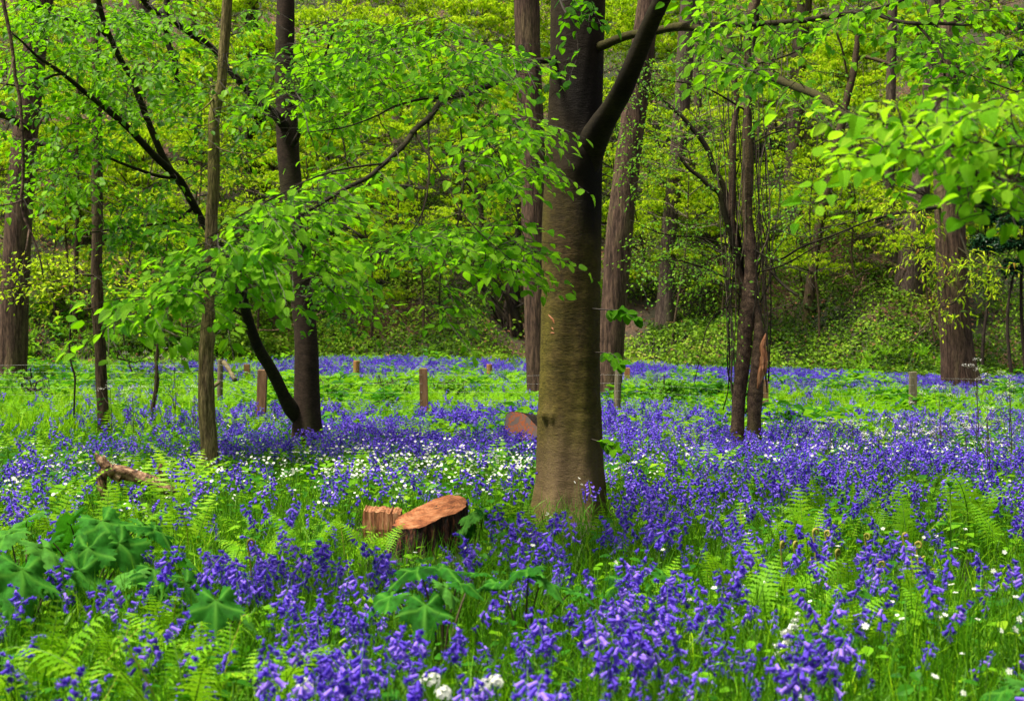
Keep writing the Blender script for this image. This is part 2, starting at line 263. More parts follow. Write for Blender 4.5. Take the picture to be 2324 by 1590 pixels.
def cut_mat():
    m, nt, N, L = new_mat('sawn_face'); tc = N.new('ShaderNodeTexCoord'); vec = tc.outputs['Object']
    n = noise_node(N, L, 5, 4, vec); ad = N.new('ShaderNodeVectorMath'); ad.operation = 'MULTIPLY_ADD'; L.new(n.outputs['Color'], ad.inputs[0]); ad.inputs[1].default_value = (.08, .08, 0); L.new(vec, ad.inputs[2])
    mp = N.new('ShaderNodeMapping'); mp.inputs['Location'].default_value = (-.06, -.09, 0); mp.inputs['Scale'].default_value = (1, 1, 0); L.new(ad.outputs[0], mp.inputs[0])
    ln = N.new('ShaderNodeVectorMath'); ln.operation = 'LENGTH'; L.new(mp.outputs[0], ln.inputs[0]); ml = N.new('ShaderNodeMath'); ml.operation = 'MULTIPLY'; ml.inputs[1].default_value = 330; L.new(ln.outputs['Value'], ml.inputs[0]); sn = N.new('ShaderNodeMath'); sn.operation = 'SINE'; L.new(ml.outputs[0], sn.inputs[0])
    b = noise_node(N, L, 12, 6, vec); c = noise_node(N, L, 1, 5, vec, (14, 90, 1)); r1 = ramp(N, [(.34, (.14, .042, .018)), (.5, (.33, .115, .045)), (.68, (.47, .21, .1))]); L.new(b.outputs[0], r1.inputs[0]); r2 = ramp(N, [(.35, (.55,) * 3), (.6, (1.1,) * 3)]); L.new(c.outputs[0], r2.inputs[0])
    mr = N.new('ShaderNodeMapRange'); L.new(sn.outputs[0], mr.inputs[0]); mr.inputs[1].default_value = -1; mr.inputs[3].default_value = .78; mr.inputs[4].default_value = 1.05
    m1 = N.new('ShaderNodeMix'); m1.data_type = 'RGBA'; m1.blend_type = 'MULTIPLY'; m1.inputs[0].default_value = 1; L.new(r1.outputs[0], m1.inputs[6]); L.new(r2.outputs[0], m1.inputs[7])
    m2 = N.new('ShaderNodeMix'); m2.data_type = 'RGBA'; m2.blend_type = 'MULTIPLY'; m2.inputs[0].default_value = 1; L.new(m1.outputs[2], m2.inputs[6]); L.new(mr.outputs[0], m2.inputs[7])
    pb = N.new('ShaderNodeBsdfPrincipled'); pb.inputs['Roughness'].default_value = .75; pb.inputs['Specular IOR Level'].default_value = .15; L.new(m2.outputs[2], pb.inputs['Base Color']); bp = N.new('ShaderNodeBump'); bp.inputs['Distance'].default_value = .006; L.new(c.outputs[0], bp.inputs['Height']); L.new(bp.outputs[0], pb.inputs['Normal'])
    o = N.new('ShaderNodeOutputMaterial'); L.new(pb.outputs[0], o.inputs[0]); return m
M['cut'] = cut_mat()
def ground_mat():
    m, nt, N, L = new_mat('woodland_soil'); tc = N.new('ShaderNodeTexCoord'); vec = tc.outputs['Object']
    a = noise_node(N, L, 0.35, 6, vec); b = noise_node(N, L, 14, 8, vec); c = noise_node(N, L, 60, 4, vec)
    r1 = ramp(N, [(0.35, (0.012, 0.02, 0.006)), (0.5, (0.035, 0.03, 0.014)), (0.62, (0.11, 0.055, 0.034))]); L.new(a.outputs[0], r1.inputs[0])
    r2 = ramp(N, [(0.3, (0.4,) * 3), (0.7, (1.5,) * 3)]); L.new(b.outputs[0], r2.inputs[0])
    mx = N.new('ShaderNodeMix'); mx.data_type = 'RGBA'; mx.blend_type = 'MULTIPLY'; mx.inputs[0].default_value = 1; L.new(r1.outputs[0], mx.inputs[6]); L.new(r2.outputs[0], mx.inputs[7])
    pb = N.new('ShaderNodeBsdfPrincipled'); pb.inputs['Roughness'].default_value = 0.95; L.new(mx.outputs[2], pb.inputs['Base Color'])
    bp = N.new('ShaderNodeBump'); bp.inputs['Distance'].default_value = 0.03; L.new(c.outputs[0], bp.inputs['Height']); L.new(bp.outputs[0], pb.inputs['Normal'])
    o = N.new('ShaderNodeOutputMaterial'); L.new(pb.outputs[0], o.inputs[0]); return m
M['soil'] = ground_mat()

# ------------------------------------------------------------------ leaf templates (y = along, length 1)
def leaf_t(stn, hw, fold=0.1, droop=0.15, serr=0.0):
    v = []; f = []; n = len(stn)
    for t in stn: v.append((0, t, -droop * t * t))
    L = {}; Rr = {}
    for k in range(1, n - 1):
        t = stn[k]; w = hw[k]; e = serr * (1 if k % 2 else -0.4)
        L[k] = len(v); v.append((-w - e * 0.5, t + e * 0.3, fold * w - droop * t * t)); Rr[k] = len(v); v.append((w + e * 0.5, t + e * 0.3, fold * w - droop * t * t))
    f += [(0, 1, L[1]), (0, Rr[1], 1)]
    for k in range(1, n - 2): f += [(k, k + 1, L[k + 1], L[k]), (k, Rr[k], Rr[k + 1], k + 1)]
    f += [(n - 2, n - 1, L[n - 2]), (n - 2, Rr[n - 2], n - 1)]
    v = np.array(v); return Tmpl(v, f)
BEECH = leaf_t([0, .13, .34, .6, .83, 1], [0, .2, .33, .31, .17, 0], 0.25, 0.2)
st = np.linspace(0, 1, 14); SERR = leaf_t(list(st), list(0.34 * np.sin(np.pi * st ** 0.85) ** 0.75), 0.3, 0.25, 0.035)
LANCE = leaf_t([0, .3, .7, 1], [0, .13, .12, 0], 0.3, 0.35)
OVAL = Tmpl([(0, 0, 0), (-.3, .45, .06), (0, 1, -.12), (.3, .45, .06), (0, .5, 0)], [(0, 4, 1), (4, 2, 1), (0, 3, 4), (4, 3, 2)])
DIAM = Tmpl([(0, 0, 0), (-.28, .5, .08), (0, 1, -.15), (.28, .5, .08)], [(0, 2, 1), (0, 3, 2)])
DIAML = Tmpl([(0, 0, 0), (-.17, .5, .05), (0, 1, -.3), (.17, .5, .05)], [(0, 2, 1), (0, 3, 2)])

# ------------------------------------------------------------------ tagging
def tag(o, label=None, cat=None, group=None, kind=None):
    if label: o['label'] = label
    if cat: o['category'] = cat
    if group: o['group'] = group
    if kind: o['kind'] = kind
    return o
def thing(name, label, cat, loc, group=None):
    o = bpy.data.objects.new(name, None); C.objects.link(o); o.location = tuple(float(a) for a in loc); return tag(o, label, cat, group)

# ------------------------------------------------------------------ twigs and leaves on limbs
def limb_path(pts, n=None, r0=None, seed=0):
    """pts rows: px, py, d, width_px -> path + radii in metres"""
    a = np.array([list(P(p[0], p[1], p[2])) + [p[3] / F * p[2] / 2] for p in pts])
    ln = np.linalg.norm(np.diff(a[:, :3], axis=0), axis=1).sum()
    n = n or max(6, int(ln / 0.08)); s = smooth_path(a, min(n, 120))
    return s[:, :3], s[:, 3]
def in_poly(x, y, poly):
    inside = np.zeros(len(x), bool); n = len(poly); j = n - 1
    for i in range(n):
        xi, yi = poly[i]; xj, yj = poly[j]
        c = ((yi > y) != (yj > y)) & (x < (xj - xi) * (y - yi) / (yj - yi + 1e-9) + xi); inside ^= c; j = i
    return inside
def region(poly, d0, d1, n, rng, gap=0.0):
    """n points of the air volume seen through an outline between two distances"""
    pl = np.array(poly, float); out = []
    while len(out) < n:
        x = rng.uniform(pl[:, 0].min(), pl[:, 0].max(), 400); y = rng.uniform(pl[:, 1].min(), pl[:, 1].max(), 400)
        k = in_poly(x, y, poly)
        if gap: k &= fnoise((x + y * .9) / 120, (y + x * .42) / 34, 17) > gap
        for a, b in zip(x[k], y[k]): out.append(P(a, b, rng.uniform(d0, d1) if not callable(d0) else d0(a, b) + rng.uniform(-d1, d1)))
        
    return np.array(out[:n])

# where the canopy stands open and the trunks behind it show: (y, x) down the opening, half width
OPENINGS = [([(0, 648), (150, 646), (300, 652), (430, 662)], 34, .8), ([(560, 676), (640, 683), (740, 692), (900, 697)], 40, .6), ([(-20, 516), (120, 506), (240, 490), (400, 484), (560, 479)], 30, .85), ([(600, 478), (760, 470), (1000, 474)], 30, .75), ([(430, 221), (600, 220), (760, 226), (1000, 236)], 24, .8), ([(250, 60), (420, 48), (800, 28)], 46, .55), ([(640, 548), (720, 562), (800, 592), (900, 648)], 22, .9), ([(0, 1197), (300, 1206), (640, 1215)], 24, .35), ([(138, 1245), (195, 1108), (223, 1012), (295, 941), (353, 893), (404, 834), (438, 766), (500, 660)], 24, .85),
            ([(96, 51), (164, 137), (247, 240), (291, 291), (356, 353), (404, 404)], 17, .8), ([(0, 223), (51, 236), (137, 274), (182, 301), (291, 342), (370, 377)], 15, .8), ([(0, 325), (41, 377), (106, 476), (192, 548), (267, 630)], 18, .8), ([(404, 404), (470, 442), (570, 507)], 18, .7)]
def opened(LP, rng):
    px = CX + LP[:, 0] / LP[:, 1] * F; py = HY - (LP[:, 2] - CZ) / LP[:, 1] * F; keep = np.ones(len(LP), bool)
    for pts, hw, pr in OPENINGS:
        ys = [q[0] for q in pts]; xs = [q[1] for q in pts]; inside = (py > ys[0]) & (py < ys[-1]) & (np.abs(px - np.interp(py, ys, xs)) < hw); keep &= ~(inside & (rng.uniform(0, 1, len(LP)) < pr))
    return keep
def foliage(skel, centres, rng, leaf, leaf_len, tw, lf, twiglets=4, spacing=0.045, up=(0, 0, 1), tilt=0.35, face=0.0, maxlen=3.0, bare=0.0, rnd0=0.0, rnd1=1.0, tlen=(0.12, 0.34)):
    """grow twigs from the skeleton to every centre, then flat sprays of leaves along them"""
    nodes = [np.asarray(s, float) for s in skel]; nodes = np.vstack(nodes)
    d0 = np.array([np.min(np.linalg.norm(nodes - c, axis=1)) for c in centres]); order = np.argsort(d0)
    LP = []; LD = []; LN = []
    for ci in order:
        c = centres[ci]; dd = np.linalg.norm(nodes - c, axis=1); k = int(np.argmin(dd)); a = nodes[k]; ln = dd[k]
        if ln > maxlen or ln < 0.03: continue
        n = max(4, int(ln / 0.09) + 2); t = np.linspace(0, 1, n)[:, None]
        mid = (a + c) / 2 + np.array([0, 0, 0.12 * ln]) + rng.normal(0, 0.08 * ln, 3)
        p = (1 - t) ** 2 * a + 2 * t * (1 - t) * mid + t * t * c; p[1:-1] += rng.normal(0, 0.008, (n - 2, 3))
        r0 = 0.0025 + 0.0045 * min(ln, 2.0)
        tube(tw, p, np.linspace(r0, 0.0016, n), 4, cap=False)
        nodes = np.vstack([nodes, p[1:]])
        T = np.gradient(p, axis=0); T /= np.linalg.norm(T, axis=1, keepdims=True) + 1e-9
        nrm = np.array(up, float) + rng.normal(0, tilt, 3) + np.array([0, -face, 0]); nrm /= np.linalg.norm(nrm)
        segs = [(p[int(n * bare):], T[int(n * bare):])]
        total = max(1, int(twiglets * (0.6 + 0.5 * ln / 0.5)))
        for q in range(total):
            i = int(rng.uniform(max(bare, 0.15) * n, n - 0.01)); i = min(i, n - 1); side = 1 if q % 2 else -1
            f = T[i] - nrm * np.dot(T[i], nrm); f /= np.linalg.norm(f) + 1e-9; s = np.cross(nrm, f) * side
            ang = rng.uniform(0.5, 1.1); dr = f * math.cos(ang) + s * math.sin(ang) + np.array([0, 0, -0.12])
            L = rng.uniform(*tlen); m = max(3, int(L / 0.06) + 1); u = np.linspace(0, 1, m)[:, None]
            pp = p[i] + dr * L * u + np.array([0, 0, -0.16 * L]) * u * u + rng.normal(0, 0.004, (m, 3)) * u
            tube(tw, pp, np.linspace(0.0022, 0.001, m), 3, cap=False)
            TT = np.gradient(pp, axis=0); TT /= np.linalg.norm(TT, axis=1, keepdims=True) + 1e-9; segs.append((pp, TT))
        for pp, TT in segs:
            s = np.concatenate([[0], np.cumsum(np.linalg.norm(np.diff(pp, axis=0), axis=1))]); k = max(2, int(s[-1] / spacing))
            q = np.linspace(0.15 * s[-1] if k > 2 else 0, s[-1], k)
            pos = np.stack([np.interp(q, s, pp[:, z]) for z in range(3)], 1); tt = np.stack([np.interp(q, s, TT[:, z]) for z in range(3)], 1)
            f = tt - nrm * (tt @ nrm)[:, None]; f /= np.linalg.norm(f, axis=1, keepdims=True) + 1e-9
            sd = np.cross(np.broadcast_to(nrm, f.shape), f) * np.where(np.arange(k) % 2, 1, -1)[:, None]
            an = rng.uniform(0.5, 1.15, k)[:, None]; an[-1] = 0.1
            dr = f * np.cos(an) + sd * np.sin(an); dr[:, 2] -= rng.uniform(0.0, 0.75, k); dr += rng.normal(0, 0.15, (k, 3))
            LP.append(pos + dr * 0.008); LD.append(dr); LN.append(np.broadcast_to(nrm, (k, 3)) + rng.normal(0, 0.33, (k, 3)))
    LP = np.vstack(LP); LD = np.vstack(LD); LN = np.vstack(LN)
    kk = opened(LP, rng); LP, LD, LN = LP[kk], LD[kk], LN[kk]
    sc = leaf_len * rng.uniform(0.5, 1.15, len(LP)); rn = np.clip(rng.normal((rnd0 + rnd1) / 2, (rnd1 - rnd0) / 3.2, len(LP)), 0, 1)
    Fm = frames(LD, LN, sc); Fm[:, :, 0] *= rng.uniform(.72, 1.12, (len(LP), 1)); Fm[:, :, 2] *= rng.uniform(-.3, 2.4, (len(LP), 1)); inst(lf, leaf, LP, Fm, rn)
    return len(LP)

def trunk_geo(rows, d, sides=48, rough=0.05, lobes=0.1, nl=5, seed=0, step=0.05, dd=None):
    """rows: px centre, py, width px; from the foot up"""
    pts = [(x, y, d if dd is None else d + dd * k / (len(rows) - 1), w) for k, (x, y, w) in enumerate(rows)]
    a = np.array([list(P(p[0], p[1], p[2])) + [p[3] / F * p[2] / 2] for p in pts])
    ln = np.linalg.norm(np.diff(a[:, :3], axis=0), axis=1).sum(); s = smooth_path(a, int(min(260, max(20, ln / step))))
    g = Geo(); tube(g, s[:, :3], s[:, 3], sides, rough, seed=seed, lobes=lobes, nl=nl); return g, s

# ================================================================== GROUND
def build_ground():
    ys = np.concatenate([np.linspace(-60, 0, 16)[:-1], np.linspace(0, 14, 120)[:-1], np.linspace(14, 40, 130)[:-1], np.linspace(40, 80, 200)[:-1], np.linspace(80, 320, 60)])
    xs = np.concatenate([-np.geomspace(20, 260, 30)[::-1], np.linspace(-20, 20, 240)[1:-1], np.geomspace(20, 260, 30)])
    X, Y = np.meshgrid(xs, ys); Z = G(X, np.maximum(Y, 0)); nx, ny = len(xs), len(ys)
    g = Geo(); i = np.arange(ny - 1)[:, None] * nx; j = np.arange(nx - 1)[None, :]
    Q = np.stack([i + j, i + j + 1, i + nx + j + 1, i + nx + j], 2).reshape(-1, 4)
    g.add(np.stack([X, Y, Z], 2).reshape(-1, 3), Q.ravel(), np.full(len(Q), 4))
    o = g.obj('ground', M['soil'], smooth=True); tag(o, 'woodland floor rising to a steep bank behind the meadow', 'ground', kind='structure')
build_ground()

# ================================================================== FLOWER AND HERB TEMPLATES
def lathe_bell():
    v = []; f = []; rings = [(0, .1), (.08, .24), (.5, .27), (.8, .33)]
    for y, r in rings:
        for k in range(6): a = k * math.pi / 3; v.append((r * math.cos(a), y, r * math.sin(a)))
    for q in range(3):
        for k in range(6): f.append((q * 6 + k, q * 6 + (k + 1) % 6, q * 6 + 6 + (k + 1) % 6, q * 6 + 6 + k))
    for k in range(6):
        a = (k + .5) * math.pi / 3; v.append((.5 * math.cos(a), 1.0, .5 * math.sin(a))); t = len(v) - 1
        v.append((.74 * math.cos(a), .88, .74 * math.sin(a))); f.append((18 + k, 18 + (k + 1) % 6, t))
        b = (k + .5 - .3) * math.pi / 3; c = (k + .5 + .3) * math.pi / 3
        v.append((.41 * math.cos(b), .93, .41 * math.sin(b))); v.append((.41 * math.cos(c), .93, .41 * math.sin(c)))
        f.append((len(v) - 2, t, len(v) - 3)); f.append((t, len(v) - 1, len(v) - 3))
    v = [(x * .92, y * 1.2, z * .92) for x, y, z in v]
    return Tmpl(v, f)
BELL = lathe_bell()
def bell_low(s):
    v = [(0, 0, 0)]; f = []
    for k in range(s): a = k * 2 * math.pi / s; v.append((.42 * math.cos(a), 1, .42 * math.sin(a)))
    for k in range(s): v_ = (0, 1 + k, 1 + (k + 1) % s); f.append(v_)
    return Tmpl(v, f)
BELL4 = bell_low(4); BELL3 = bell_low(3)
def blade_t(w, bend, n=4, h=1.0):
    v = []; f = []
    for k in range(n):
        t = k / (n - 1); z = h * (t - 0.35 * bend * t * t); x = bend * 0.6 * t * t; ww = w * (1 - 0.25 * t) if k < n - 1 else 0
        if k < n - 1: v += [(x, -ww / 2, z), (x, ww / 2, z)]
        else: v.append((x, 0, z))
    for k in range(n - 2): f.append((2 * k, 2 * k + 1, 2 * k + 3, 2 * k + 2))
    f.append((2 * (n - 2), 2 * (n - 2) + 1, 2 * (n - 1))); return Tmpl(v, f)

def plant_plan(seed):
    r = np.random.default_rng(seed); h = 0.37; n = 12; t = np.linspace(0, 1, n)
    arch = r.uniform(0.03, 0.09); px = arch * np.clip(t - 0.45, 0, 1) ** 1.6 * 2.6 + 0.02 * t; pz = h * t - 0.35 * arch * np.clip(t - 0.75, 0, 1) * 4
    path = np.stack([px, 0.012 * np.sin(t * 4 + seed), pz], 1); nb = int(r.integers(11, 16)); B = []
    for k in range(nb):
        q = 0.6 + 0.4 * (k / (nb - 1)) ** 0.8; i = q * (n - 1); a = path[int(i)] * (1 - i % 1) + path[min(int(i) + 1, n - 1)] * (i % 1)
        az = r.normal(0, 1.5) if k % 3 else r.uniform(-3, 3); el = -r.uniform(0.1, 1.25) + (0.35 if k > nb * 0.75 else 0)
        d = np.array([math.cos(az) * math.cos(el), math.sin(az) * math.cos(el), math.sin(el)])
        s = 0.0235 * (1.0 if k < nb * 0.75 else 0.72) * r.uniform(0.85, 1.15); B.append((a + d * 0.010 + np.array([0, 0, .003]), d, s, r.uniform(0.15, 1.0) * (1 if k < nb * .8 else 0.5)))
    return path, B
def plan_geo(plan, bt, stem_sides, leaves, with_bells=True, with_stem=True, sc=1.0, gr=1.0):
    path, B = plan; g = Geo()
    if with_stem:
        p = path if stem_sides > 3 else path[[0, 5, 8, 11]]
        tube(g, p, np.linspace(0.0026, 0.0012, len(p)) * gr, stem_sides, cap=False, mi=0, rnd=0.4)
        if leaves:
            bl = blade_t(0.05, 0.9, 5); k = leaves; a = np.arange(k) * 2.4 + 1
            inst(g, bl, np.zeros((k, 3)), zrot(a, np.linspace(0.2, 0.28, k)), np.linspace(0.1, 0.6, k), mi=0)
    if with_bells:
        P_ = np.array([b[0] for b in B]); D = np.array([b[1] for b in B]); S = np.array([b[2] for b in B]) * sc
        inst(g, bt, P_, frames(D, np.tile([0.1, 0.2, 1.0], (len(B), 1)), S), np.array([b[3] for b in B]), mi=1 if with_stem else 0)
    return g
PLANS = [plant_plan(100 + k) for k in range(7)]
def merged(plans, bt, ss, lv, sc=1.0, gr=1.0): return [plan_geo(p, bt, ss, lv, sc=sc, gr=gr) for p in plans]
def geo_t(g):
    t = tmpl_of(g); t.r = np.concatenate(g.r); return t
def inst2(geo, t, pos, Mx, rnd):
    """like inst() but keeps the template's own variation"""
    m = len(pos)
    if m == 0: return
    V = np.einsum('mij,nj->mni', Mx, t.v) + np.asarray(pos)[:, None, :]; nv = len(t.v)
    Lp = (t.l[None, :] + (np.arange(m) * nv)[:, None]).ravel()
    rr = np.clip(t.r[None, :] * 0.55 + np.asarray(rnd)[:, None] * 0.5 - .03, 0, 1)
    geo.add(V.reshape(-1, 3), Lp, np.tile(t.n, m), np.tile(t.m, m), rr.ravel(), np.tile(t.c, (m, 1)))
BB_NEAR = [geo_t(g) for g in merged(PLANS, BELL, 5, 3)]
BB_MID = [geo_t(g) for g in merged(PLANS, BELL4, 3, 2, 1.12, 1.3)]
BB_FAR = [geo_t(g) for g in merged(PLANS[:4], BELL3, 3, 0, 1.45, 2.0)]

# ------------------------------------------------------------------ where the flowers stand
def table(px, d, cols, rows, val):
    val = np.array(val, float); px = np.clip(px, cols[0], cols[-1]); d = np.clip(d, rows[0], rows[-1])
    ci = np.clip(np.searchsorted(cols, px, side='right') - 1, 0, len(cols) - 2); ri = np.clip(np.searchsorted(rows, d, side='right') - 1, 0, len(rows) - 2)
    c = np.array(cols, float); r = np.array(rows, float)
    u = (px - c[ci]) / (c[ci + 1] - c[ci]); v = (d - r[ri]) / (r[ri + 1] - r[ri])
    return (val[ri, ci] * (1 - u) + val[ri, ci + 1] * u) * (1 - v) + (val[ri + 1, ci] * (1 - u) + val[ri + 1, ci + 1] * u) * v
COLS = [-250, 250, 600, 900, 1200, 1500, 1800, 2100, 2570]
BBR = [3, 4.5, 6, 7.5, 9, 11, 13, 16, 20, 23, 27, 33, 37, 42]
BBV = [[22, 28, 40, 50, 50, 55, 40, 38, 34], [34, 34, 46, 42, 52, 60, 38, 30, 30], [14, 22, 66, 70, 70, 70, 28, 24, 38], [8, 12, 40, 28, 40, 34, 22, 34, 38],
       [35, 22, 28, 18, 34, 50, 55, 60, 60], [70, 40, 30, 30, 30, 60, 95, 105, 105], [20, 30, 36, 26, 26, 75, 105, 95, 105], [4, 10, 80, 95, 90, 105, 95, 85, 90],
       [3, 5, 46, 70, 70, 95, 60, 42, 46], [5, 6, 9, 8, 14, 34, 10, 8, 16], [6, 6, 4, 4, 6, 9, 2, 2, 10], [6, 10, 10, 16, 18, 12, 12, 14, 26], [6, 18, 80, 120, 130, 130, 170, 170, 150], [2, 8, 50, 60, 70, 70, 120, 120, 120]]
def bb_density(px, d):
    k = table(px, d, COLS, BBR, BBV) * np.interp(d, [3, 9, 14, 20, 40], [.6, .5, .56, .66, .85])
    k = k * np.where((d > 6.5) & (d < 14) & (px < 900) & (px > 90), .62, 1)
    k = k * np.where((d < 6.2) & (px > 500), 1.22, 1)
    k = k * np.where((d > 8) & (d < 20) & (px > 1380), .78, 1)
    k = np.where((d > 8.6) & (d < 10.8) & (px > 1190) & (px < 1400), 9, k)      # the beech foot stays visible
    k = np.where((d > 9.6) & (d < 11.4) & (px > 205) & (px < 400), 4, k)       # and the broken log
    k = np.where(d > bank_start((px - CX) / F * d) - .3, 0, k)
    k = np.where((d > 7.0) & (d < 9.0) & (px > 800) & (px < 1075), 4, k)         # so does the stump
    return k
STR = [3, 4.2, 5.5, 6.5, 8, 9.5, 11, 12.5, 14.5, 17, 20, 24]
STV = [[0, 0, 0, 2, 2, 0, 2, 4, 6], [0, 0, 0, 0, 0, 0, 5, 14, 20], [0, 0, 0, 0, 0, 2, 6, 14, 16], [0, 0, 2, 2, 4, 6, 2, 6, 8], [0, 0, 1, 1, 6, 6, 2, 2, 2], [4, 10, 6, 14, 10, 6, 2, 0, 0],
       [40, 50, 20, 110, 110, 12, 8, 6, 6], [30, 50, 30, 120, 120, 16, 30, 14, 8], [6, 10, 12, 40, 36, 12, 75, 80, 24], [0, 0, 4, 4, 2, 6, 36, 60, 40], [0, 0, 4, 4, 2, 2, 6, 10, 6], [0, 2, 2, 2, 2, 6, 0, 0, 0]]
TREEFEET = [(1292, 10.9, .42), (697, 17.4, .36), (236, 18.8, .12), (476, 12.9, .2), (1675, 16.5, .2), (1722, 16.4, .2), (1220, 28, .4), (1378, 27, .4), (2183, 36, .7), (28, 32, .5), (975, 8.9, .36), (870, 9.3, .3), (300, 11.1, .2), (1190, 17.6, .25)]
def clear_of_feet(x, y):
    px = PX(x, y); k = ~((px > 880) & (px < 1062) & (y > 7.9) & (y < 9.1)) & ~((px > 815) & (px < 900) & (y > 8.5) & (y < 9.2)) & ~((px > 1195) & (px < 1390) & (y > 9.15) & (y < 10.8) & (vnoise(x * 31, y * 31, 3) > .3)) & ~((px > 205) & (px < 400) & (y > 10.1) & (y < 11.4) & (vnoise(x * 31, y * 31, 4) > .42))
    for px, d, r in TREEFEET: cx = (px - CX) / F * d; k &= (x - cx) ** 2 + (y - d) ** 2 > r * r
    return k
def scatter_pts(dens, d0, d1, dmax, rng, noise=None, p0=None, p1=None):
    """Poisson-like points per square metre by density(px,d)"""
    e = 1300 if d1 < 13 else 700; p0 = -e if p0 is None else p0; p1 = 2323 + e if p1 is None else p1
    area = (p1 - p0) / F * (d1 ** 2 - d0 ** 2) / 2; n = int(area * dmax)
    px = rng.uniform(p0, p1, n); d = np.sqrt(rng.uniform(d0 ** 2, d1 ** 2, n)); x = (px - CX) / F * d
    w = dens(px, d)
    if noise: w = w * np.clip(noise[1] + (fnoise(x * noise[0], d * noise[0], noise[2]) - 0.5) * noise[3], 0, 3)
    k = rng.uniform(0, dmax, n) < w; x, d = x[k], d[k]; k = clear_of_feet(x, d); x, d = x[k], d[k]
    return np.stack([x, d, G(x, d)], 1)

def build_bluebells():
    r = np.random.default_rng(11)
    pts = scatter_pts(bb_density, 2.9, 42.5, 260, r, (1.2, 1.0, 2.0, 5.4))
    pts = pts[np.argsort(pts[:, 1])]; o = np.argsort(pts[:, 1])
    n = len(pts); az = r.uniform(0, 2 * np.pi, n); s = r.uniform(0.6, 1.18, n); kind = r.integers(0, 7, n); tl = r.normal(0, 0.12, (n, 2)); rnd = r.uniform(0, 1, n)
    px = PX(pts[:, 0], pts[:, 1]); inview = (px > -30) & (px < 2350) & (800 + (1.25 - pts[:, 2] - 0.36 * s) * F / pts[:, 1] < 1600)
    near = np.where(inview)[0][:300]; nearset = np.zeros(n, bool); nearset[near] = True
    drop = (~nearset) & (pts[:, 1] < pts[near[-1], 1]); rest = ~nearset & ~drop
    # three hundred nearest: things of their own
    stems = []; heads = []; bellmesh = []
    g = Geo(); inst(g, BELL, np.zeros((1, 3)), np.eye(3)[None], np.array([0.5]))
    for k in range(5):
        gg = Geo(); inst(gg, BELL, np.zeros((1, 3)), np.eye(3)[None], np.array([0.1 + 0.2 * k])); bellmesh.append(gg.build('bell', M['bell'], smooth=True))
    for p in PLANS:
        stems.append(plan_geo(p, BELL, 5, 3, with_bells=False).build('bluebell', [M['stem']], smooth=True))
        heads.append(plan_geo(p, BELL, 5, 0, with_stem=False).build('flower_spike', [M['bell']], smooth=True))
    from mathutils import Matrix
    zone = lambda p, d: (('bluebell in the blurred band of flowers along the bottom edge', 'bluebells along the bottom edge') if d < 4.6 else
        ('bluebell among the ferns and maple-like leaves at the left', 'bluebells among the ferns at left') if p < 560 else
        ('bluebell in the dense drift in front of the sawn stump and beech foot', 'bluebells in front of stump and beech') if p < 1640 else
        ('bluebell among bright ferns and white stitchwort at the right', 'bluebells among ferns and stitchwort'))
    for c, i in enumerate(near):
        k = kind[i]; o = bpy.data.objects.new('bluebell', stems[k]); C.objects.link(o)
        Mx = Matrix([[*zrot(np.array([az[i]]), np.array([s[i]]), tl[i:i + 1])[0][a], pts[i][a]] for a in range(3)] + [[0, 0, 0, 1]]); o.matrix_world = Mx
        lb, gp = zone(px[i], pts[i][1]); tag(o, lb, 'bluebell', gp)
        if c < 90:
            for (bp, bd, bs, br) in PLANS[k][1]:
                b = bpy.data.objects.new('bell', bellmesh[min(4, int(br * 5))]); C.objects.link(b); b.parent = o
                Fm = frames(np.array([bd]), np.array([[0.1, 0.2, 1.0]]), np.array([bs]))[0]
                b.matrix_local = Matrix([[*Fm[a], bp[a]] for a in range(3)] + [[0, 0, 0, 1]])
        else:
            b = bpy.data.objects.new('flower_spike', heads[k]); C.objects.link(b); b.parent = o
    g = Geo(); idx = np.where(rest)[0]
    for T_, lo, hi, in ((BB_NEAR, 0, 8.5), (BB_MID, 8.5, 19.5), (BB_FAR, 19.5, 99)):
        for k in range(len(T_)):
            j = idx[(pts[idx, 1] >= lo) & (pts[idx, 1] < hi) & (kind[idx] % len(T_) == k)]
            inst2(g, T_[k], pts[j], zrot(az[j], s[j] * (1.0 if lo < 19 else 1.1), tl[j]), rnd[j])
    o = g.obj('bluebell_drift', [M['stem'], M['bell']]); tag(o, 'violet-blue carpet of bluebells spreading between the trees to the bank', 'bluebells', kind='stuff')
    return pts[near]
near_bb = build_bluebells()

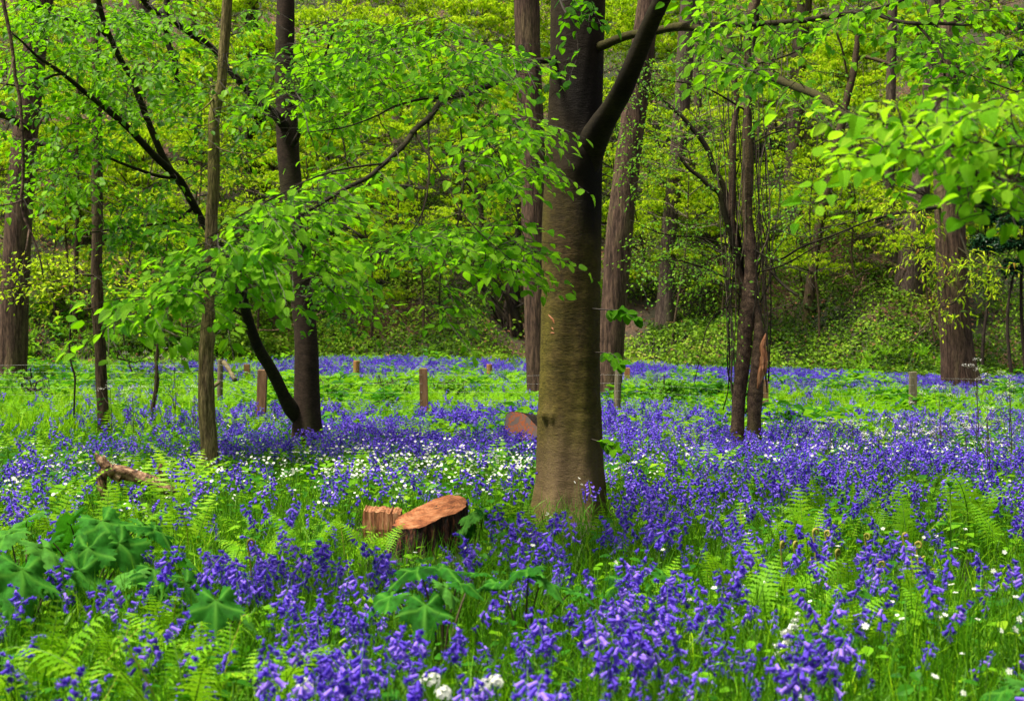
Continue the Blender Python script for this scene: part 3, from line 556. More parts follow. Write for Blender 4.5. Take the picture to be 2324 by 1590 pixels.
# ------------------------------------------------------------------ grass
def build_grass():
    r = np.random.default_rng(21); BL = [blade_t(w, b) for w, b in ((0.018, .3), (0.016, .8), (0.02, 1.2), (0.014, .1))]
    g = Geo()
    zones = [(3.0, 6.5, 1500, 0.30, 1.0), (6.5, 11, 900, 0.28, 1.1), (11, 21, 420, 0.26, 1.6)]
    for d0, d1, n, h, wd in zones:
        p = scatter_pts(lambda px, d: np.full(len(px), float(n)), d0, d1, n * 1.6, r, (0.9, 1.0, 4.0, 1.6))
        k = r.integers(0, 4, len(p)); a = r.uniform(0, 6.3, len(p)); s = h * r.uniform(0.45, 1.25, len(p)); t = r.normal(0, .22, (len(p), 2)); rn = np.clip(r.normal(.45, .25, len(p)) + 0.4 * (fnoise(p[:, 0], p[:, 1], 8) - .5), 0, 1)
        for q in range(4):
            j = k == q; Mx = zrot(a[j], s[j], t[j]); Mx[:, :, 1] *= wd; inst(g, BL[q], p[j], Mx, rn[j], mi=0)
    # lime green strip between the fences and the grassy left side
    dens = lambda px, d: table(px, d, COLS, [18, 20.5, 23, 28, 32, 35, 38, 43], [[120, 60, 10, 0, 0, 0, 0, 0, 0], [300, 200, 60, 20, 20, 40, 90, 90, 60], [300, 260, 200, 160, 160, 160, 330, 330, 240], [260, 240, 260, 260, 260, 300, 400, 400, 240], [200, 200, 260, 260, 260, 330, 360, 330, 220], [110, 140, 180, 180, 180, 180, 180, 150, 120], [50, 70, 90, 90, 90, 80, 70, 70, 70], [20, 40, 60, 60, 60, 50, 40, 40, 40]])
    p = scatter_pts(dens, 18, 43, 640, r, (0.8, 1.0, 6.0, 1.8)); k = r.integers(0, 4, len(p)); a = r.uniform(0, 6.3, len(p)); s = r.uniform(0.16, 0.44, len(p)); t = r.normal(0, .25, (len(p), 2)); rn = r.uniform(0, 1, len(p))
    for q in range(4):
        j = k == q; Mx = zrot(a[j], s[j], t[j]); Mx[:, :, 1] *= 3.0; inst(g, BL[q], p[j], Mx, rn[j], mi=1)
    # patches of lime grass in the foreground
    dens = lambda px, d: table(px, d, COLS, [3, 4.5, 6, 8, 11], [[500, 500, 200, 250, 250, 200, 200, 300, 400], [300, 400, 200, 200, 200, 100, 400, 700, 600], [100, 200, 150, 60, 60, 60, 350, 450, 300], [0, 200, 150, 100, 100, 150, 60, 60, 0], [0, 0, 60, 150, 120, 0, 0, 0, 0]])
    p = scatter_pts(dens, 3, 12, 1100, r, (1.3, 1.0, 6.5, 1.8)); k = r.integers(0, 4, len(p)); a = r.uniform(0, 6.3, len(p)); s = r.uniform(0.12, 0.33, len(p)); t = r.normal(0, .25, (len(p), 2)); rn = r.uniform(0, 1, len(p))
    for q in range(4):
        j = k == q; inst(g, BL[q], p[j], zrot(a[j], s[j], t[j]), rn[j], mi=1)
    o = g.obj('grass', [M['grass'], M['lime_grass']]); tag(o, 'fresh green grass growing between the bluebells and along the fence', 'grass', kind='stuff')
build_grass()

# ------------------------------------------------------------------ leafy herbs as ground cover
def herb_t(seed, n, h, leaf, ls):
    r = np.random.default_rng(seed); g = Geo(); tube(g, [(0, 0, 0), (.01, 0, h * .5), (.02, .01, h)], [.003, .0025, .0015], 3, cap=False, mi=1)
    z = np.linspace(.25, 1, n) * h; a = np.arange(n) * 2.4 + seed; el = r.uniform(-.35, .5, n)
    D = np.stack([np.cos(a) * np.cos(el), np.sin(a) * np.cos(el), np.sin(el)], 1); Pp = np.stack([.02 * z / h, 0 * z, z], 1) + D * .015
    inst(g, leaf, Pp, frames(D, np.tile([0, 0, 1.], (n, 1)) + r.normal(0, .2, (n, 3)), ls * r.uniform(.7, 1.2, n)), r.uniform(.2, .9, n), mi=0); return geo_t(g)
def build_herbs():
    r = np.random.default_rng(31); g = Geo()
    HN = [herb_t(k, 8, .2, BEECH, .045) for k in range(4)]; HM = [herb_t(k + 5, 8, .24, OVAL, .085) for k in range(3)]; HF = [herb_t(k + 9, 8, .32, DIAM, .14) for k in range(3)]
    for T_, d0, d1, dens, dm, sc in ((HN, 3, 8, lambda px, d: table(px, d, COLS, [3, 6, 9], [[60, 50, 40, 40, 40, 40, 50, 70, 70], [60, 50, 30, 25, 25, 30, 60, 60, 50], [50, 40, 40, 40, 40, 30, 20, 20, 20]]), 120, 1), (HM, 8, 18, lambda px, d: np.full(len(px), 22.), 40, 1),
                              (HF, 18, 43, lambda px, d: table(px, d, COLS, [18, 22, 25, 30, 35, 38, 43], [[10, 12, 10, 10, 10, 10, 12, 12, 14], [14, 20, 30, 34, 30, 22, 26, 26, 30], [20, 30, 50, 60, 60, 50, 40, 40, 40], [24, 30, 46, 56, 56, 50, 24, 20, 30], [20, 26, 40, 44, 44, 40, 26, 24, 26], [16, 16, 12, 10, 10, 8, 6, 6, 8], [20, 20, 16, 16, 14, 12, 10, 10, 12]]), 90, 1)):
        p = scatter_pts(dens, d0, d1, dm, r, (0.8, 1.0, 12.0, 2.6)); k = r.integers(0, len(T_), len(p)); a = r.uniform(0, 6.3, len(p)); s = r.uniform(.6, 1.3, len(p)) * (1 if d0 < 18 else np.clip(.45 + 2.4 * (fnoise(p[:, 0] * .9, p[:, 1] * .5, 77) - .38), .4, 1.7)); t = r.normal(0, .12, (len(p), 2)); rn = r.uniform(0, 1, len(p))
        for q in range(len(T_)):
            j = k == q; T2 = T_[q]; sel = r.uniform(0, 1, len(p)) < (0.42 if d0 < 18 else np.clip(1.6 * fnoise(p[:, 0] * .5, p[:, 1] * .5, 78) - .15, .2, .9))
            jj = np.where(j & ~sel)[0]; inst2(g, T2, p[jj], zrot(a[jj], s[jj], t[jj]), rn[jj])
            jj = np.where(j & sel)[0]
            if len(jj):
                T3 = geo_like(T2, {0: 2, 1: 1}); inst2(g, T3, p[jj], zrot(a[jj], s[jj], t[jj]), rn[jj])
    o = g.obj('leafy_undergrowth', [M['herb'], M['stem'], M['fern']]); tag(o, 'low leafy green herbs and seedlings filling the meadow floor', 'undergrowth', kind='stuff')
def geo_like(t, mp):
    u = Tmpl.__new__(Tmpl); u.v, u.l, u.n, u.c, u.r = t.v, t.l, t.n, t.c, t.r; u.m = np.array([mp[int(x)] for x in t.m]); return u
build_herbs()

# ------------------------------------------------------------------ stitchwort
def star_t(full=True):
    v = [(0, 0, 0)]; f = []
    for k in range(5):
        a = k * 2 * math.pi / 5
        if full:
            q = [(a - .52, .55, .06), (a - .28, 1.0, .05), (a, .72, .12), (a + .28, 1.0, .05), (a + .52, .55, .06)]
        else: q = [(a - .5, .8, .08), (a + .5, .8, .08)]
        b = len(v); v += [(r_ * math.cos(w), r_ * math.sin(w), z) for w, r_, z in q]
        for i in range(len(q) - 1): f.append((0, b + i, b + i + 1))
    return v, f
def stitch_t(full, h, n=1, seed=0, rr=.0125, lv=True):
    r = np.random.default_rng(seed); g = Geo(); v, f = star_t(full)
    for q in range(n):
        tp = np.array([r.uniform(-.05, .05), r.uniform(-.05, .05), h * r.uniform(.8, 1.05)]) if n > 1 else np.array([.01, 0, h])
        tube(g, [(0, 0, 0), tp * .5 + [.01, 0, 0], tp], [.0012, .001, .0008], 3, cap=False, mi=1, rnd=.6)
        c, s_ = math.cos(r.uniform(.1, .8)), 0; A = np.array(v) * rr; th = r.uniform(.1, .9); A = A @ np.array([[1, 0, 0], [0, math.cos(th), math.sin(th)], [0, -math.sin(th), math.cos(th)]])
        A = A @ np.array([[0, 1, 0], [-1, 0, 0], [0, 0, 1.]]) if q % 2 else A
        g.add(A + tp, [i for ff in f for i in ff], [3] * len(f), 0, r.uniform(.3, 1))
    if lv: inst(g, LANCE, np.array([[.004, 0, h * z] for z in (.3, .45, .6, .75)]), frames(np.array([[1, .2, .4], [-1, -.2, .4], [.2, 1, .4], [-.2, -1, .4]], float), np.tile([0, 0, 1.], (4, 1)), np.full(4, .04)), np.full(4, .6), mi=1)
    return geo_t(g)
def build_stitchwort():
    r = np.random.default_rng(41); g = Geo()
    p = scatter_pts(lambda px, d: table(px, d, COLS, STR, STV) * np.interp(d, [8, 9.5], [1, .33]), 3.3, 24, 260, r, (1.6, 1.0, 15.0, 4.0)); p = p[np.argsort(p[:, 1])]
    near = p[p[:, 1] < 8.8]; far = p[p[:, 1] >= 8.8]
    full = [stitch_t(True, .22, 1, k) for k in range(3)]; ms = []
    for t in full:
        q = Geo(); q.add(t.v, t.l, t.n, t.m, t.r, t.c); ms.append(q)
    stem_m, flo_m = [], []
    for t in full:
        for mi, lst, nm, mt in ((1, stem_m, 'stitchwort', M['stem']), (0, flo_m, 'flower', M['white'])):
            sel = t.m == mi; st0 = np.concatenate([[0], np.cumsum(t.n)[:-1]]); q = Geo()
            lo = np.concatenate([t.l[a:a + b] for a, b in zip(st0[sel], t.n[sel])]); uq, iv = np.unique(lo, return_inverse=True)
            q.add(t.v[uq], iv, t.n[sel], 0, t.r[uq], t.c[uq]); lst.append(q.build(nm, mt))
    for i, q in enumerate(near[:120]):
        px = PX(q[0], q[1]); o = bpy.data.objects.new('stitchwort', stem_m[i % 3]); C.objects.link(o); o.location = q; o.rotation_euler = (r.normal(0, .15), r.normal(0, .15), r.uniform(-.9, .9)); o.scale = (r.uniform(.9, 1.3),) * 3
        tag(o, *(('white star-flowered stitchwort in the bright grass at the bottom right', 'stitchwort', 'white stitchwort at bottom right') if px > 1700 and q[1] < 6.2 else ('white star-flowered stitchwort near the foot of the mossy beech', 'stitchwort', 'white stitchwort near the beech foot')))
        f = bpy.data.objects.new('flower', flo_m[i % 3]); C.objects.link(f); f.parent = o
    T_ = [stitch_t(False, .3, 3, k, .015, False) for k in range(5)]; k = r.integers(0, 5, len(far)); a = r.uniform(0, 6.3, len(far)); s = r.uniform(.8, 1.2, len(far)); t = r.normal(0, .12, (len(far), 2))
    for q in range(5):
        j = k == q; inst2(g, T_[q], far[j], zrot(a[j], s[j], t[j]), r.uniform(0, 1, j.sum()))
    o = g.obj('stitchwort_drift', [M['white'], M['stem']]); tag(o, 'patches of tiny white stitchwort flowers among the bluebells', 'stitchwort', kind='stuff')
build_stitchwort()

# ------------------------------------------------------------------ ferns
def frond_geo(seed, np_=20, fine=True, curl=0.0, arch=0.6):
    r = np.random.default_rng(seed); g = Geo(); t = np.linspace(0, 1, 24)
    ang = 1.35 - arch * 1.3 * t ** 1.5; dx = np.cos(ang); dz = np.sin(ang)
    x = np.concatenate([[0], np.cumsum(dx[:-1] + dx[1:]) / 46]); z = np.concatenate([[0], np.cumsum(dz[:-1] + dz[1:]) / 46]); path = np.stack([x, 0.02 * np.sin(t * 3), z], 1)
    if curl:   # crozier tip
        k = 18; a = np.linspace(0, 3.6, 6); c = path[k]; rr = .05 * (1 - a / 5.5)
        for q in range(6): path[k + q] = c + np.array([.05 - rr[q] * math.cos(a[q]), 0, rr[q] * math.sin(a[q]) + .012])
    tube(g, path, np.linspace(.0075, .0022, 24), 4, cap=False, mi=1)
    T = np.gradient(path, axis=0); T /= np.linalg.norm(T, axis=1, keepdims=True)
    u = np.linspace(.2, .985, np_); Lp = .23 * np.sin(np.pi * np.clip((u - .08) / .95, 0, 1) ** .75) * (1 - .45 * curl) + .012
    for k in range(np_):
        i = u[k] * 23; a = int(i); p = path[a] * (1 - i % 1) + path[min(a + 1, 23)] * (i % 1); tt = T[a]; nn = np.cross([0, 1., 0], tt) * -1
        for sd in (-1, 1):
            d = tt * .42 + np.array([0, sd, 0]) * .9; d /= np.linalg.norm(d); L = Lp[k] * r.uniform(.82, 1.1); dr = 0.34 * L + r.normal(0, .012)
            if fine:
                m = 9; q = np.linspace(0, 1, m); cc = p + d * L * q[:, None] + np.array([0, 0, -1]) * dr * (q ** 2)[:, None]; w = tt - d * np.dot(tt, d); w /= np.linalg.norm(w)
                hw = .027 * (1 - q ** 1.6) * (L / .25) ** .5 + .002; v = []; f = []
                for j in range(m):
                    e = hw[j] * (1.0 if j % 2 else .38); v += [cc[j] - w * e + d * (.006 if j % 2 else 0), cc[j], cc[j] + w * e + d * (.006 if j % 2 else 0)]
                for j in range(m - 1): f += [(3 * j, 3 * j + 1, 3 * j + 4, 3 * j + 3), (3 * j + 1, 3 * j + 2, 3 * j + 5, 3 * j + 4)]
                g.add(v, [i for ff in f for i in ff], [4] * len(f), 0, float(np.clip(.55 + r.normal(0, .15), 0, 1)))
            else:
                w = np.cross(nn, d) * .022; e = p + d * L - np.array([0, 0, dr]); m_ = (p + e) / 2; g.add([p, m_ - w, e, m_ + w], [0, 1, 2, 3], [4], 0, float(np.clip(.5 + r.normal(0, .2), 0, 1)))
    return g
FR = [frond_geo(k, 17, True, 0, a).build('frond', [M['fern'], M['stem']]) for k, a in enumerate((.35, .65, 1.0))] + [frond_geo(7, 16, True, 1.0, .45).build('frond', [M['fern'], M['crozier']])]
def fern(px, d, size, n, rng, label, group, upright=0.3, hz=None):
    x = (px - CX) / F * d; o = thing('fern', label, 'fern', (x, d, g1(x, d) + (hz or 0)), group)
    a0 = rng.uniform(0, 6.3)
    for k in range(n):
        f = bpy.data.objects.new('frond', FR[3] if rng.uniform() < .22 else FR[int(rng.integers(0, 3))]); C.objects.link(f); f.parent = o
        f.rotation_euler = (rng.normal(0, .18), rng.normal(upright * .3, .22), a0 + k * 6.283 / n + rng.normal(0, .35)); f.scale = (size * .98 * rng.uniform(.65, 1.15),) * 3
def build_ferns():
    r = np.random.default_rng(51)
    Z = [('pale green fern by the broken log at the left', 'ferns by the broken log', [(250, 1290), (330, 1260), (390, 1240), (430, 1290), (290, 1330), (180, 1260), (120, 1290), (60, 1240)], .42, 5),
         ('bright fern in the bottom left corner in front of the big dark leaves', 'ferns in the bottom left corner', [(150, 1640), (260, 1600), (360, 1560), (60, 1680), (440, 1600), (300, 1700), (500, 1660), (180, 1760), (400, 1740), (600, 1700)], .42, 6),
         ('upright lady fern in the grass between the broken log and the stump', 'ferns left of the stump', [(560, 1270), (640, 1250), (690, 1230), (740, 1270), (600, 1320), (700, 1310), (540, 1350), (840, 1290), (780, 1320)], .4, 4),
         ('small fern at the foot of the mossy beech', 'ferns at the beech foot', [(1230, 1260), (1290, 1300), (1350, 1280), (1420, 1290), (1190, 1290), (1480, 1270)], .32, 4),
         ('tall fern in front of the bluebell drift at the right', 'ferns in front of the right drift', [(1860, 1260), (1920, 1280), (1980, 1260), (1830, 1300), (2060, 1280), (2130, 1230), (2230, 1240), (2290, 1290), (1780, 1290), (1700, 1280)], .42, 5),
         ('bright spreading fern in the open patch right of centre', 'ferns in the open patch', [(1500, 1420), (1640, 1400), (1760, 1420), (1840, 1450), (1920, 1420), (2000, 1460), (1700, 1480), (1880, 1520), (2080, 1420), (1570, 1500), (1960, 1550), (2150, 1500)], .36, 6),
         ('fern tuft among the white stitchwort behind the stump', 'ferns among the stitchwort', [(900, 1130), (1000, 1110), (760, 1120), (620, 1110), (1120, 1120), (480, 1150)], .34, 4),
         ('pale bracken tuft behind the front fence posts', 'bracken tufts behind the fence', [(q, 905 - abs(q - 900) * .012) for q in (560, 640, 700, 760, 830, 880, 940, 1000, 1060, 1120, 1170)] + [(1480, 915), (1560, 912), (1640, 916), (1820, 920), (1990, 918)], .62, 6)]
    for lab, grp, pts, s, n in Z:
        for px, py in pts:
            d = 1.25 * F / (py - HY)
            for _ in range(4): x = (px - CX) / F * d; d = (1.25 - g1(x, d)) * F / (py - HY)
            fern(px, d, s * r.uniform(.8, 1.2), n, r, lab, grp)
build_ferns()
def build_fern_drift():
    r = np.random.default_rng(55); g = Geo()
    ts = []
    for k in range(3):
        q = Geo(); n = 5; fs = geo_t(frond_geo(20 + k, 12, False, 0, .9)); a = np.arange(n) * 6.283 / n + k
        inst2(q, fs, np.zeros((n, 3)), zrot(a, np.linspace(.8, 1.1, n)), np.linspace(.2, .9, n)); ts.append(geo_t(q))
    dens = lambda px, d: table(px, d, COLS, [8, 12, 20, 24, 30, 36, 40, 43], [[.8, 1, 1.4, .6, .4, .4, .4, .4, .4], [.4, .5, .6, .6, .3, .2, .2, .2, .2], [.3, .4, .5, .5, .5, .3, .2, .2, .3], [1, 2, 5, 7, 7, 4, 2, 2, 3], [2, 3, 6, 7, 7, 4, 1.5, 1.5, 3], [1, 1, 2, 2, 2, 1, .5, .5, 1], [1, 1, 1.5, 1.5, 1.5, 1, .5, .5, 1], [3, 4, 3, 3, 3, 3, 2, 2, 2]])
    p = scatter_pts(dens, 8, 43, 12, r, (.6, 1, 33., 2.)); k = r.integers(0, 3, len(p)); a = r.uniform(0, 6.3, len(p)); s = r.uniform(.3, .62, len(p))
    for q in range(3):
        j = k == q; inst2(g, ts[q], p[j], zrot(a[j], s[j]), r.uniform(0, 1, j.sum()))
    o = g.obj('bracken_undergrowth', [M['fern'], M['stem']]); tag(o, 'pale green bracken spread across the strip between the two fences', 'bracken', kind='stuff')
build_fern_drift()

# croziers (coiled fern shoots) at the right
def build_croziers():
    r = np.random.default_rng(61)
    spots = [(1843, 1250), (1836, 1330), (1870, 1260), (2046, 1270), (2075, 1290), (1895, 1310), (1770, 1270), (2090, 1330), (1990, 1340), (1960, 1270), (2110, 1400), (560, 1290), (250, 1180), (1800, 1290)]
    for i, (px, py) in enumerate(spots):
        d = 6.9 + r.uniform(-.5, .9); base = P(px, 0, d); x = base[0]; z0 = g1(x, d); h = float(np.clip(CZ + (HY - py) / F * d + .12 - z0, .12, .38)); g = Geo()
        t = np.linspace(0, 1, 10)[:, None]; p = [np.array([.02 * math.sin(3 * q), 0, h * q]) for q in np.linspace(0, 1, 9)]
        c = p[-1] + np.array([.018, 0, 0]); a = np.linspace(0, 7.5, 16)
        p += [c + np.array([-(.018 * (1 - q / 9.5)) * math.cos(q), 0, .018 * (1 - q / 9.5) * math.sin(q) * 1.2]) for q in a[1:]]
        tube(g, np.array(p), np.concatenate([np.linspace(.004, .0045, 9), np.linspace(.0075, .003, 15)]), 6, .15, rnd=r.uniform(.2, 1), cap=True)
        o = bpy.data.objects.new('fern_crozier', g.build('fern_crozier', [M['crozier']], smooth=True)); C.objects.link(o); o.location = (x, d, z0); o.rotation_euler = (0, 0, r.uniform(-1, 1))
        tag(o, 'curled yellow-brown fern crozier rising among the ferns', 'fern crozier', 'curled fern croziers')
build_croziers()

# ------------------------------------------------------------------ big lobed leaves
def lobed(seed):
    v = [(0, 0, 0)]; lc = [(0, 0, 1)]; n = 101; f = []; A = [-math.pi * .9 + 1.8 * math.pi * k / (n - 1) for k in range(n)]; rings = (.3, .6, .85, 1)
    for q in rings:
        for k, a in enumerate(A):
            lob = abs(math.cos(2.5 * a)) ** 1.1 if abs(a) < 2.2 else .75 * abs(math.cos(2.5 * a)); rr = (.40 + .30 * lob * (1 - .3 * abs(a) / math.pi) + .16 * max(0, math.cos(a)) ** 4) * (1 + (.07 * (1 if k % 4 < 2 else -1) if q == 1 else 0)); rr *= q
            z = .05 * q * math.cos(5 * a) - .34 * rr ** 2 + .05 * math.sin(7 * rr + a * 3); v.append((rr * math.sin(a), .1 + rr * math.cos(a), z)); da = min(abs(a - c) for c in (-2.513, -1.257, 0, 1.257, 2.513)); lc.append((0, 0, math.exp(-(da * (q + .15) / .07) ** 2)))
    for k in range(n - 1):
        f.append((0, 1 + k, 2 + k))
        for q in range(3): f.append((1 + q * n + k, 1 + (q + 1) * n + k, 2 + (q + 1) * n + k, 2 + q * n + k))
    return Tmpl(v, f, 0, lc)
LOB = lobed(1)
def big_plant(px, py, d, leaves, label, seed, group=None):
    """leaves: px, py, size_m, yaw of tip, pitch, d offset"""
    r = np.random.default_rng(seed); base = P(px, py, d); x = base[0]; z0 = g1(x, d); o = thing('broadleaf_plant', label, 'plant', (x, d, z0), group)
    g = Geo(); tops = np.array([P(l[0], l[1], d + l[5]) for l in leaves])
    for i, l in enumerate(leaves):
        tp = tops[i]; b = np.array([x, d, z0]); m = b * .6 + tp * .4 + np.array([0, 0, .35 * (tp[2] - z0)]); t = np.linspace(0, 1, 9)[:, None]; p = (1 - t) ** 2 * b + 2 * t * (1 - t) * m + t * t * tp
        tube(g, p, np.linspace(.006, .0028, 9), 6, cap=False, rnd=r.uniform(0, .6))
    g.obj('stem', M['dark_stem'], o, smooth=True)
    for i, l in enumerate(leaves):
        yw = rad(l[3]); pt = rad(l[4]); D = np.array([[math.sin(yw) * math.cos(pt), -math.cos(yw) * math.cos(pt), -math.sin(pt)]]); q = Geo()
        inst(q, LOB, np.array([tops[i]]), frames(D, np.array([[r.normal(0, .35), -.05 + r.normal(0, .3), 1.]]), np.array([l[2] * .95])), np.array([r.uniform(.0, 1.0)])); q.obj('leaf', M['big_leaf'], o, smooth=True)
big_plant(1003, 1520, 5.4, [(950, 1290, .16, -60, 15, .1), (1000, 1285, .15, 40, 10, .25), (890, 1350, .17, -80, 25, 0), (965, 1370, .17, 0, 40, -.15), (1040, 1320, .13, 80, 20, 0), (1010, 1330, .12, 30, 30, -.1), (1080, 1300, .12, 110, 5, .2)], 'tall plant with pale maple-shaped leaves standing in the bluebells below the stump', 1)
big_plant(1190, 1480, 5.6, [(1200, 1290, .15, -70, 15, 0), (1230, 1310, .15, 60, 30, .0), (1130, 1320, .13, -90, 10, .1), (1300, 1340, .13, 90, 20, .1)], 'maple-leaved plant right of the taller one, leaves folded over bluebells', 2)
big_plant(200, 1420, 6.6, [(160, 1190, .24, -40, 30, .2), (230, 1180, .24, 40, 35, .1), (270, 1230, .22, 70, 45, 0), (200, 1240, .22, 0, 55, -.2), (120, 1230, .2, -70, 25, 0), (320, 1190, .2, 90, 20, .3), (350, 1200, .17, 60, 25, .2), (180, 1290, .2, -20, 60, -.3)], 'clump of big dark green lobed leaves below the broken log', 3)
big_plant(60, 1450, 6.0, [(60, 1180, .2, -30, 15, .4), (20, 1210, .22, -70, 20, .2), (100, 1240, .2, 50, 30, 0), (50, 1290, .25, 20, 40, -.3), (0, 1300, .22, -60, 30, -.1), (110, 1330, .2, 70, 40, -.2), (20, 1370, .2, -20, 50, -.3), (140, 1290, .2, 100, 20, .1)], 'pale lobed leaves of a broad plant at the left edge', 4)
big_plant(350, 1430, 6.2, [(350, 1290, .19, 20, 30, 0), (400, 1260, .17, 80, 20, .1), (300, 1300, .18, -60, 30, .0), (420, 1320, .16, 60, 40, -.1), (370, 1340, .16, -10, 50, -.2)], 'low lobed-leaf plant right of the big dark clump', 5)
big_plant(480, 1500, 5.2, [(490, 1360, .17, 10, 45, 0), (430, 1400, .12, -60, 30, .1), (540, 1390, .11, 80, 30, .1)], 'small plant with one pale veined leaf among the bluebells left of centre', 6)
big_plant(1480, 1420, 6.3, [(1420, 1310, .15, -60, 20, 0), (1500, 1300, .14, 50, 25, 0), (1460, 1340, .13, 0, 45, -.1), (1550, 1330, .12, 80, 20, 0)], 'lobed-leaf plant in the bluebells below the right side of the beech', 7)
big_plant(1880, 1500, 5.2, [(1850, 1450, .13, -50, 20, 0), (1910, 1440, .12, 50, 25, 0), (1880, 1480, .12, 0, 45, -.1)], 'little lobed-leaf plant in bright grass right of the white bluebell', 8)
big_plant(1080, 1260, 8.3, [(1075, 1165, .17, -50, 35, 0), (1100, 1160, .15, 60, 40, 0), (1060, 1200, .12, -30, 50, 0)], 'lobed-leaf plant beside the right end of the sawn stump', 9)
big_plant(2300, 1700, 4.1, [(2290, 1560, .13, -50, 20, 0), (2330, 1550, .13, 30, 30, 0)], 'dark lobed leaf in the bottom right corner', 10)

# tall herb with paired leaves at the right
def paired_herb(px, pt, pb, d, label):
    a = P(px, pt, d); x = a[0]; z0 = g1(x, d); o = thing('leafy_shoot', label, 'plant', (x, d, z0)); g = Geo(); tube(g, [(x, d, z0), (x + .004, d, (z0 + a[2]) / 2), (x, d, a[2])], [.004, .0035, .003], 6, rnd=.8); g.obj('stem', M['stem'], o, smooth=True)
    q = Geo(); h = a[2] - z0; Z = [1, 1, 1, 1, .97, .97, .62, .62, .3, .3]; an = [0, 1.6, 3.1, 4.7, .8, 3.9, 0.1, 3.2, 1.2, 4.3]; el = [1.1, 1.1, 1.1, 1.1, .5, .5, .15, .15, .1, .1]; sz = [.045, .045, .045, .045, .05, .05, .09, .09, .08, .08]
    D = np.array([[math.cos(b) * math.cos(e), math.sin(b) * math.cos(e), math.sin(e)] for b, e in zip(an, el)]); Fm = frames(D, np.tile([0, 0, 1.], (10, 1)), np.array(sz))
    for i in range(10): q = Geo(); inst(q, BEECH, np.array([[x, d, z0 + h * Z[i]]]), Fm[i:i + 1], np.array([.5 + i * .05])); q.obj('leaf', M['herb'], o)
paired_herb(2155, 1105, 1240, 7.6, 'upright shoot with paired leaves and a leafy tip above the right drift')
paired_herb(1890, 1390, 1500, 5.6, 'short paired-leaf shoot in the bright open patch')

# white bluebell and ramsons
def white_bluebell():
    d = 4.9; a = P(1762, 1385, d); x = a[0]; z0 = g1(x, d); s = (a[2] - z0) / .37; o = bpy.data.objects.new('white_bluebell', plan_geo(PLANS[2], BELL, 5, 3, with_bells=False).build('white_bluebell', [M['stem']], smooth=True)); C.objects.link(o)
    o.location = (x, d, z0); o.scale = (1, 1, max(.8, s)); tag(o, 'single pure white bluebell among the violet ones right of centre', 'bluebell')
    b = bpy.data.objects.new('flower_spike', plan_geo(PLANS[2], BELL, 5, 0, with_stem=False).build('flower_spike', [M['white']], smooth=True)); C.objects.link(b); b.parent = o
white_bluebell()
def ramsons(px, py, d, size, seed, label):
    r = np.random.default_rng(seed); a = P(px, py, d); x = a[0]; z0 = g1(x, d); z1 = max(a[2], z0 + .12); o = thing('wild_garlic', label, 'wild garlic', (x, d, z0), 'wild garlic heads along the bottom edge')
    g = Geo(); tube(g, [(x, d, z0), (x + .01, d, (z0 + z1) / 2), (x, d, z1)], [.003, .003, .0025], 6); inst(g, LANCE, np.array([[x, d, z0]] * 3), frames(np.array([[.6, 0, 1.], [-.6, .3, 1], [.1, -.5, 1]]), np.array([[0, -1., .2]] * 3), np.full(3, .24)), np.array([.2, .5, .8])); g.obj('stem', M['grass'], o)
    q = Geo(); n = 20; v, f = star_t(True); v = np.array(v); k = np.arange(n); ph = np.arccos(1 - (k + .5) / n * 1.35); th = k * 2.4; D = np.stack([np.sin(ph) * np.cos(th), np.sin(ph) * np.sin(th), np.cos(ph)], 1)
    Fm = frames(np.cross(D, [[.3, .2, .9]]), D, np.full(n, .0095)); 
    for i in range(n): q.add(v @ Fm[i].T + np.array([x, d, z1 + .004]) + D[i] * size * r.uniform(.8, 1.35), [z for ff in f for z in ff], [3] * len(f), 0, r.uniform(.2, 1))
    q.obj('flower_head', M['white'], o)
for i, (px, py, d, s, lb) in enumerate([(690, 1560, 4.1, .024, 'round white wild garlic head left of centre at the bottom'), (978, 1548, 4.2, .026, 'largest white wild garlic head at the bottom, below the tall maple-leaved plant'), (1005, 1578, 4.0, .02, 'small white wild garlic head just below the largest one'), (1095, 1560, 4.1, .02, 'sparse white wild garlic head right of the largest one'), (1125, 1550, 4.15, .017, 'rightmost white wild garlic head on the bottom edge')]): ramsons(px, py, d, s, 70 + i, lb)

